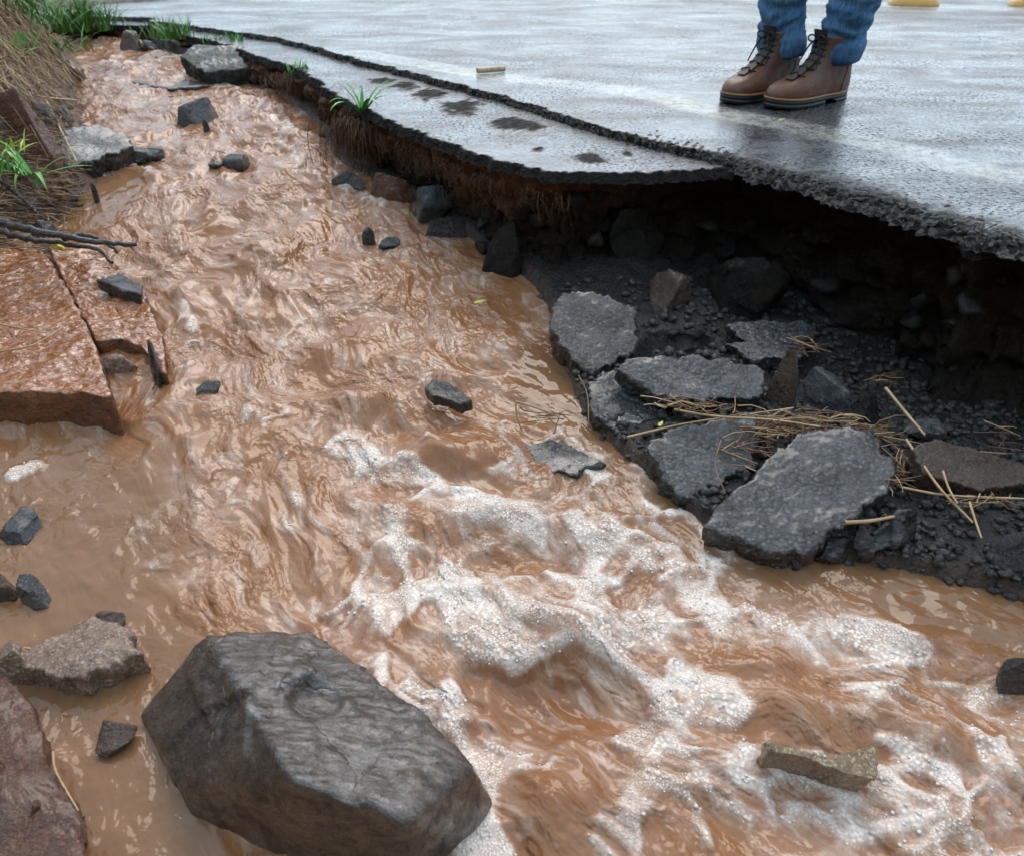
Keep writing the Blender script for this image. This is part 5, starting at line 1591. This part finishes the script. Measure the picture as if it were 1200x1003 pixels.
sv[0].use_root = True
person.modifiers.new('sub', 'SUBSURF').levels = 2
person.modifiers['sub'].render_levels = 2
me.materials.append(M['skin'])
tag(person, 'person in blue jeans and brown lace-up boots standing on the road edge', 'person')
bpy.context.view_layer.update()

def under(o):
    o.parent = person; o.matrix_parent_inverse = person.matrix_basis.inverted(); return o

make_boot(person, toeR, heelR, 1, 'r'); make_boot(person, toeL, heelL, -1, 'l')

# jeans: one tube per leg with folds and a rolled cuff, joined at the hips
def leg_rows(ank, knee, hip, seed, sg):
    path = catmull([ank + Vector((0, 0, .0)) - fwd * .006, ank.lerp(knee, .5) + fwd * .004, knee + fwd * .015, knee.lerp(hip, .5) + fwd * .015, hip + Vector((0, 0, -.02))], 150)
    rows = []
    th = np.linspace(0, 2 * math.pi, 56, endpoint=False)
    seg = np.r_[0, np.cumsum(np.linalg.norm(np.diff(path, axis=0), axis=1))]
    for i, p in enumerate(path):
        s = seg[i]; t = i / 149
        r = np.interp(t, [0, .1, .25, .5, .75, 1], [.055, .056, .060, .069, .085, .100])
        fold = .0062 * np.exp(-((s - .09) / .12) ** 2) + .0012
        fr = fbm3(np.cos(th) * .9 + seed, np.sin(th) * .9, s * 30 + np.cos(th * 1 + seed) * .8, 3, seed + 4)
        wr_ = fold * 1.7 * (.45 - np.abs(fr) * 1.7) + fold * .45 * np.sin(s * 130 + 2.6 * np.sin(th + seed) + 4 * fr)
        wr_ += .007 * fbm3(np.cos(th) * 1.6, np.sin(th) * 1.6, s * 16 + 0 * th, 3, seed)
        cuff = .0055 * (s < .048) + (.004 * math.sin(min(1, s / .048) * math.pi) if s < .048 else 0)
        rr = r + wr_ * (.4 if s < .048 else 1) + cuff
        rows.append(np.stack([p[0] + rr * np.cos(th), p[1] + rr * np.sin(th) * 1.05, p[2] + .004 * np.sin(th * 2 + seed) * (s < .1)], 1))
    inner = rows[0] * 1.0; cxy = inner.mean(0); inner = cxy + (inner - cxy) * .82; inner[:, 2] += .05
    lip = cxy + (rows[0] - cxy) * .93; lip[:, 2] = rows[0][:, 2] - .003
    return [inner, lip] + rows
vsl, fsl, b = [], [], 0
for (an, kn, hp, sd, sg) in ((ankR, kneeR, hipR, 3, -1), (ankL, kneeL, hipL, 8, 1)):
    rows = leg_rows(an, kn, hp, sd, sg)
    vsl.append(np.concatenate(rows)); fsl.append(grid_faces(len(rows), 56, True) + b); b += len(rows) * 56
th = np.linspace(0, 2 * math.pi, 56, endpoint=False)
rows = []
for z, a1, a2 in ((-.10, .15, .10), (-.05, .19, .125), (.03, .185, .125), (.12, .165, .115)):
    q = np.array(hipc[:]) + np.outer(np.cos(th) * a1, np.array(lat[:])) + np.outer(np.sin(th) * a2, np.array(fwd[:])); q[:, 2] += z
    rows.append(q)
vsl.append(np.concatenate(rows)); fsl.append(grid_faces(4, 56, True) + b)
under(link('jeans', raw_mesh('jeans', np.concatenate(vsl), np.concatenate(fsl)), M['denim']))
# jacket
rows = []
for z, a1, a2 in ((.02, .205, .145), (.04, .21, .15), (.2, .19, .135), (.36, .215, .145), (.46, .205, .13), (.52, .13, .1), (.56, .075, .075), (.585, .07, .07)):
    q = np.array(hipc[:]) + np.outer(np.cos(th) * a1, np.array(lat[:])) + np.outer(np.sin(th) * a2, np.array(fwd[:])); q[:, 2] += z
    rows.append(q + .006 * fbm3(q[:, 0] * 9, q[:, 1] * 9, q[:, 2] * 9, 3, 71)[:, None])
vsl, fsl = [np.concatenate(rows)], [grid_faces(len(rows), 56, True)]; b = len(vsl[0])
for sh, el, wr in ((shR, elR, wrR), (shL, elL, wrL)):
    pp = catmull([sh.lerp(chest, .35) + Vector((0, 0, .03)), sh, el, wr + Vector((0, 0, .01))], 40)
    V, F = tube_vf(pp, np.linspace(.078, .045, 40), 0, 18, b); vsl.append(V); fsl.append(F); b += len(V)
under(link('jacket', raw_mesh('jacket', np.concatenate(vsl), np.concatenate(fsl)), M['jacket']))
# face pieces and hair above the frame
hc = headb + Vector((0, 0, .08)) + fwd * .015
dirs, F = ico_dirs(4)
keepf = dirs[F].mean(1); keepf = (keepf @ np.array(fwd[:]) < .35) & (keepf[:, 2] > -.55) | (keepf[:, 2] > .62)
V = dirs * np.array([.098, .098, .118]) + .004 * fbm3(dirs[:, 0] * 9, dirs[:, 1] * 9, dirs[:, 2] * 9, 3, 5)[:, None] + np.array(hc[:])
under(link('hair', raw_mesh('hair', V, F[keepf]), M['hair']))
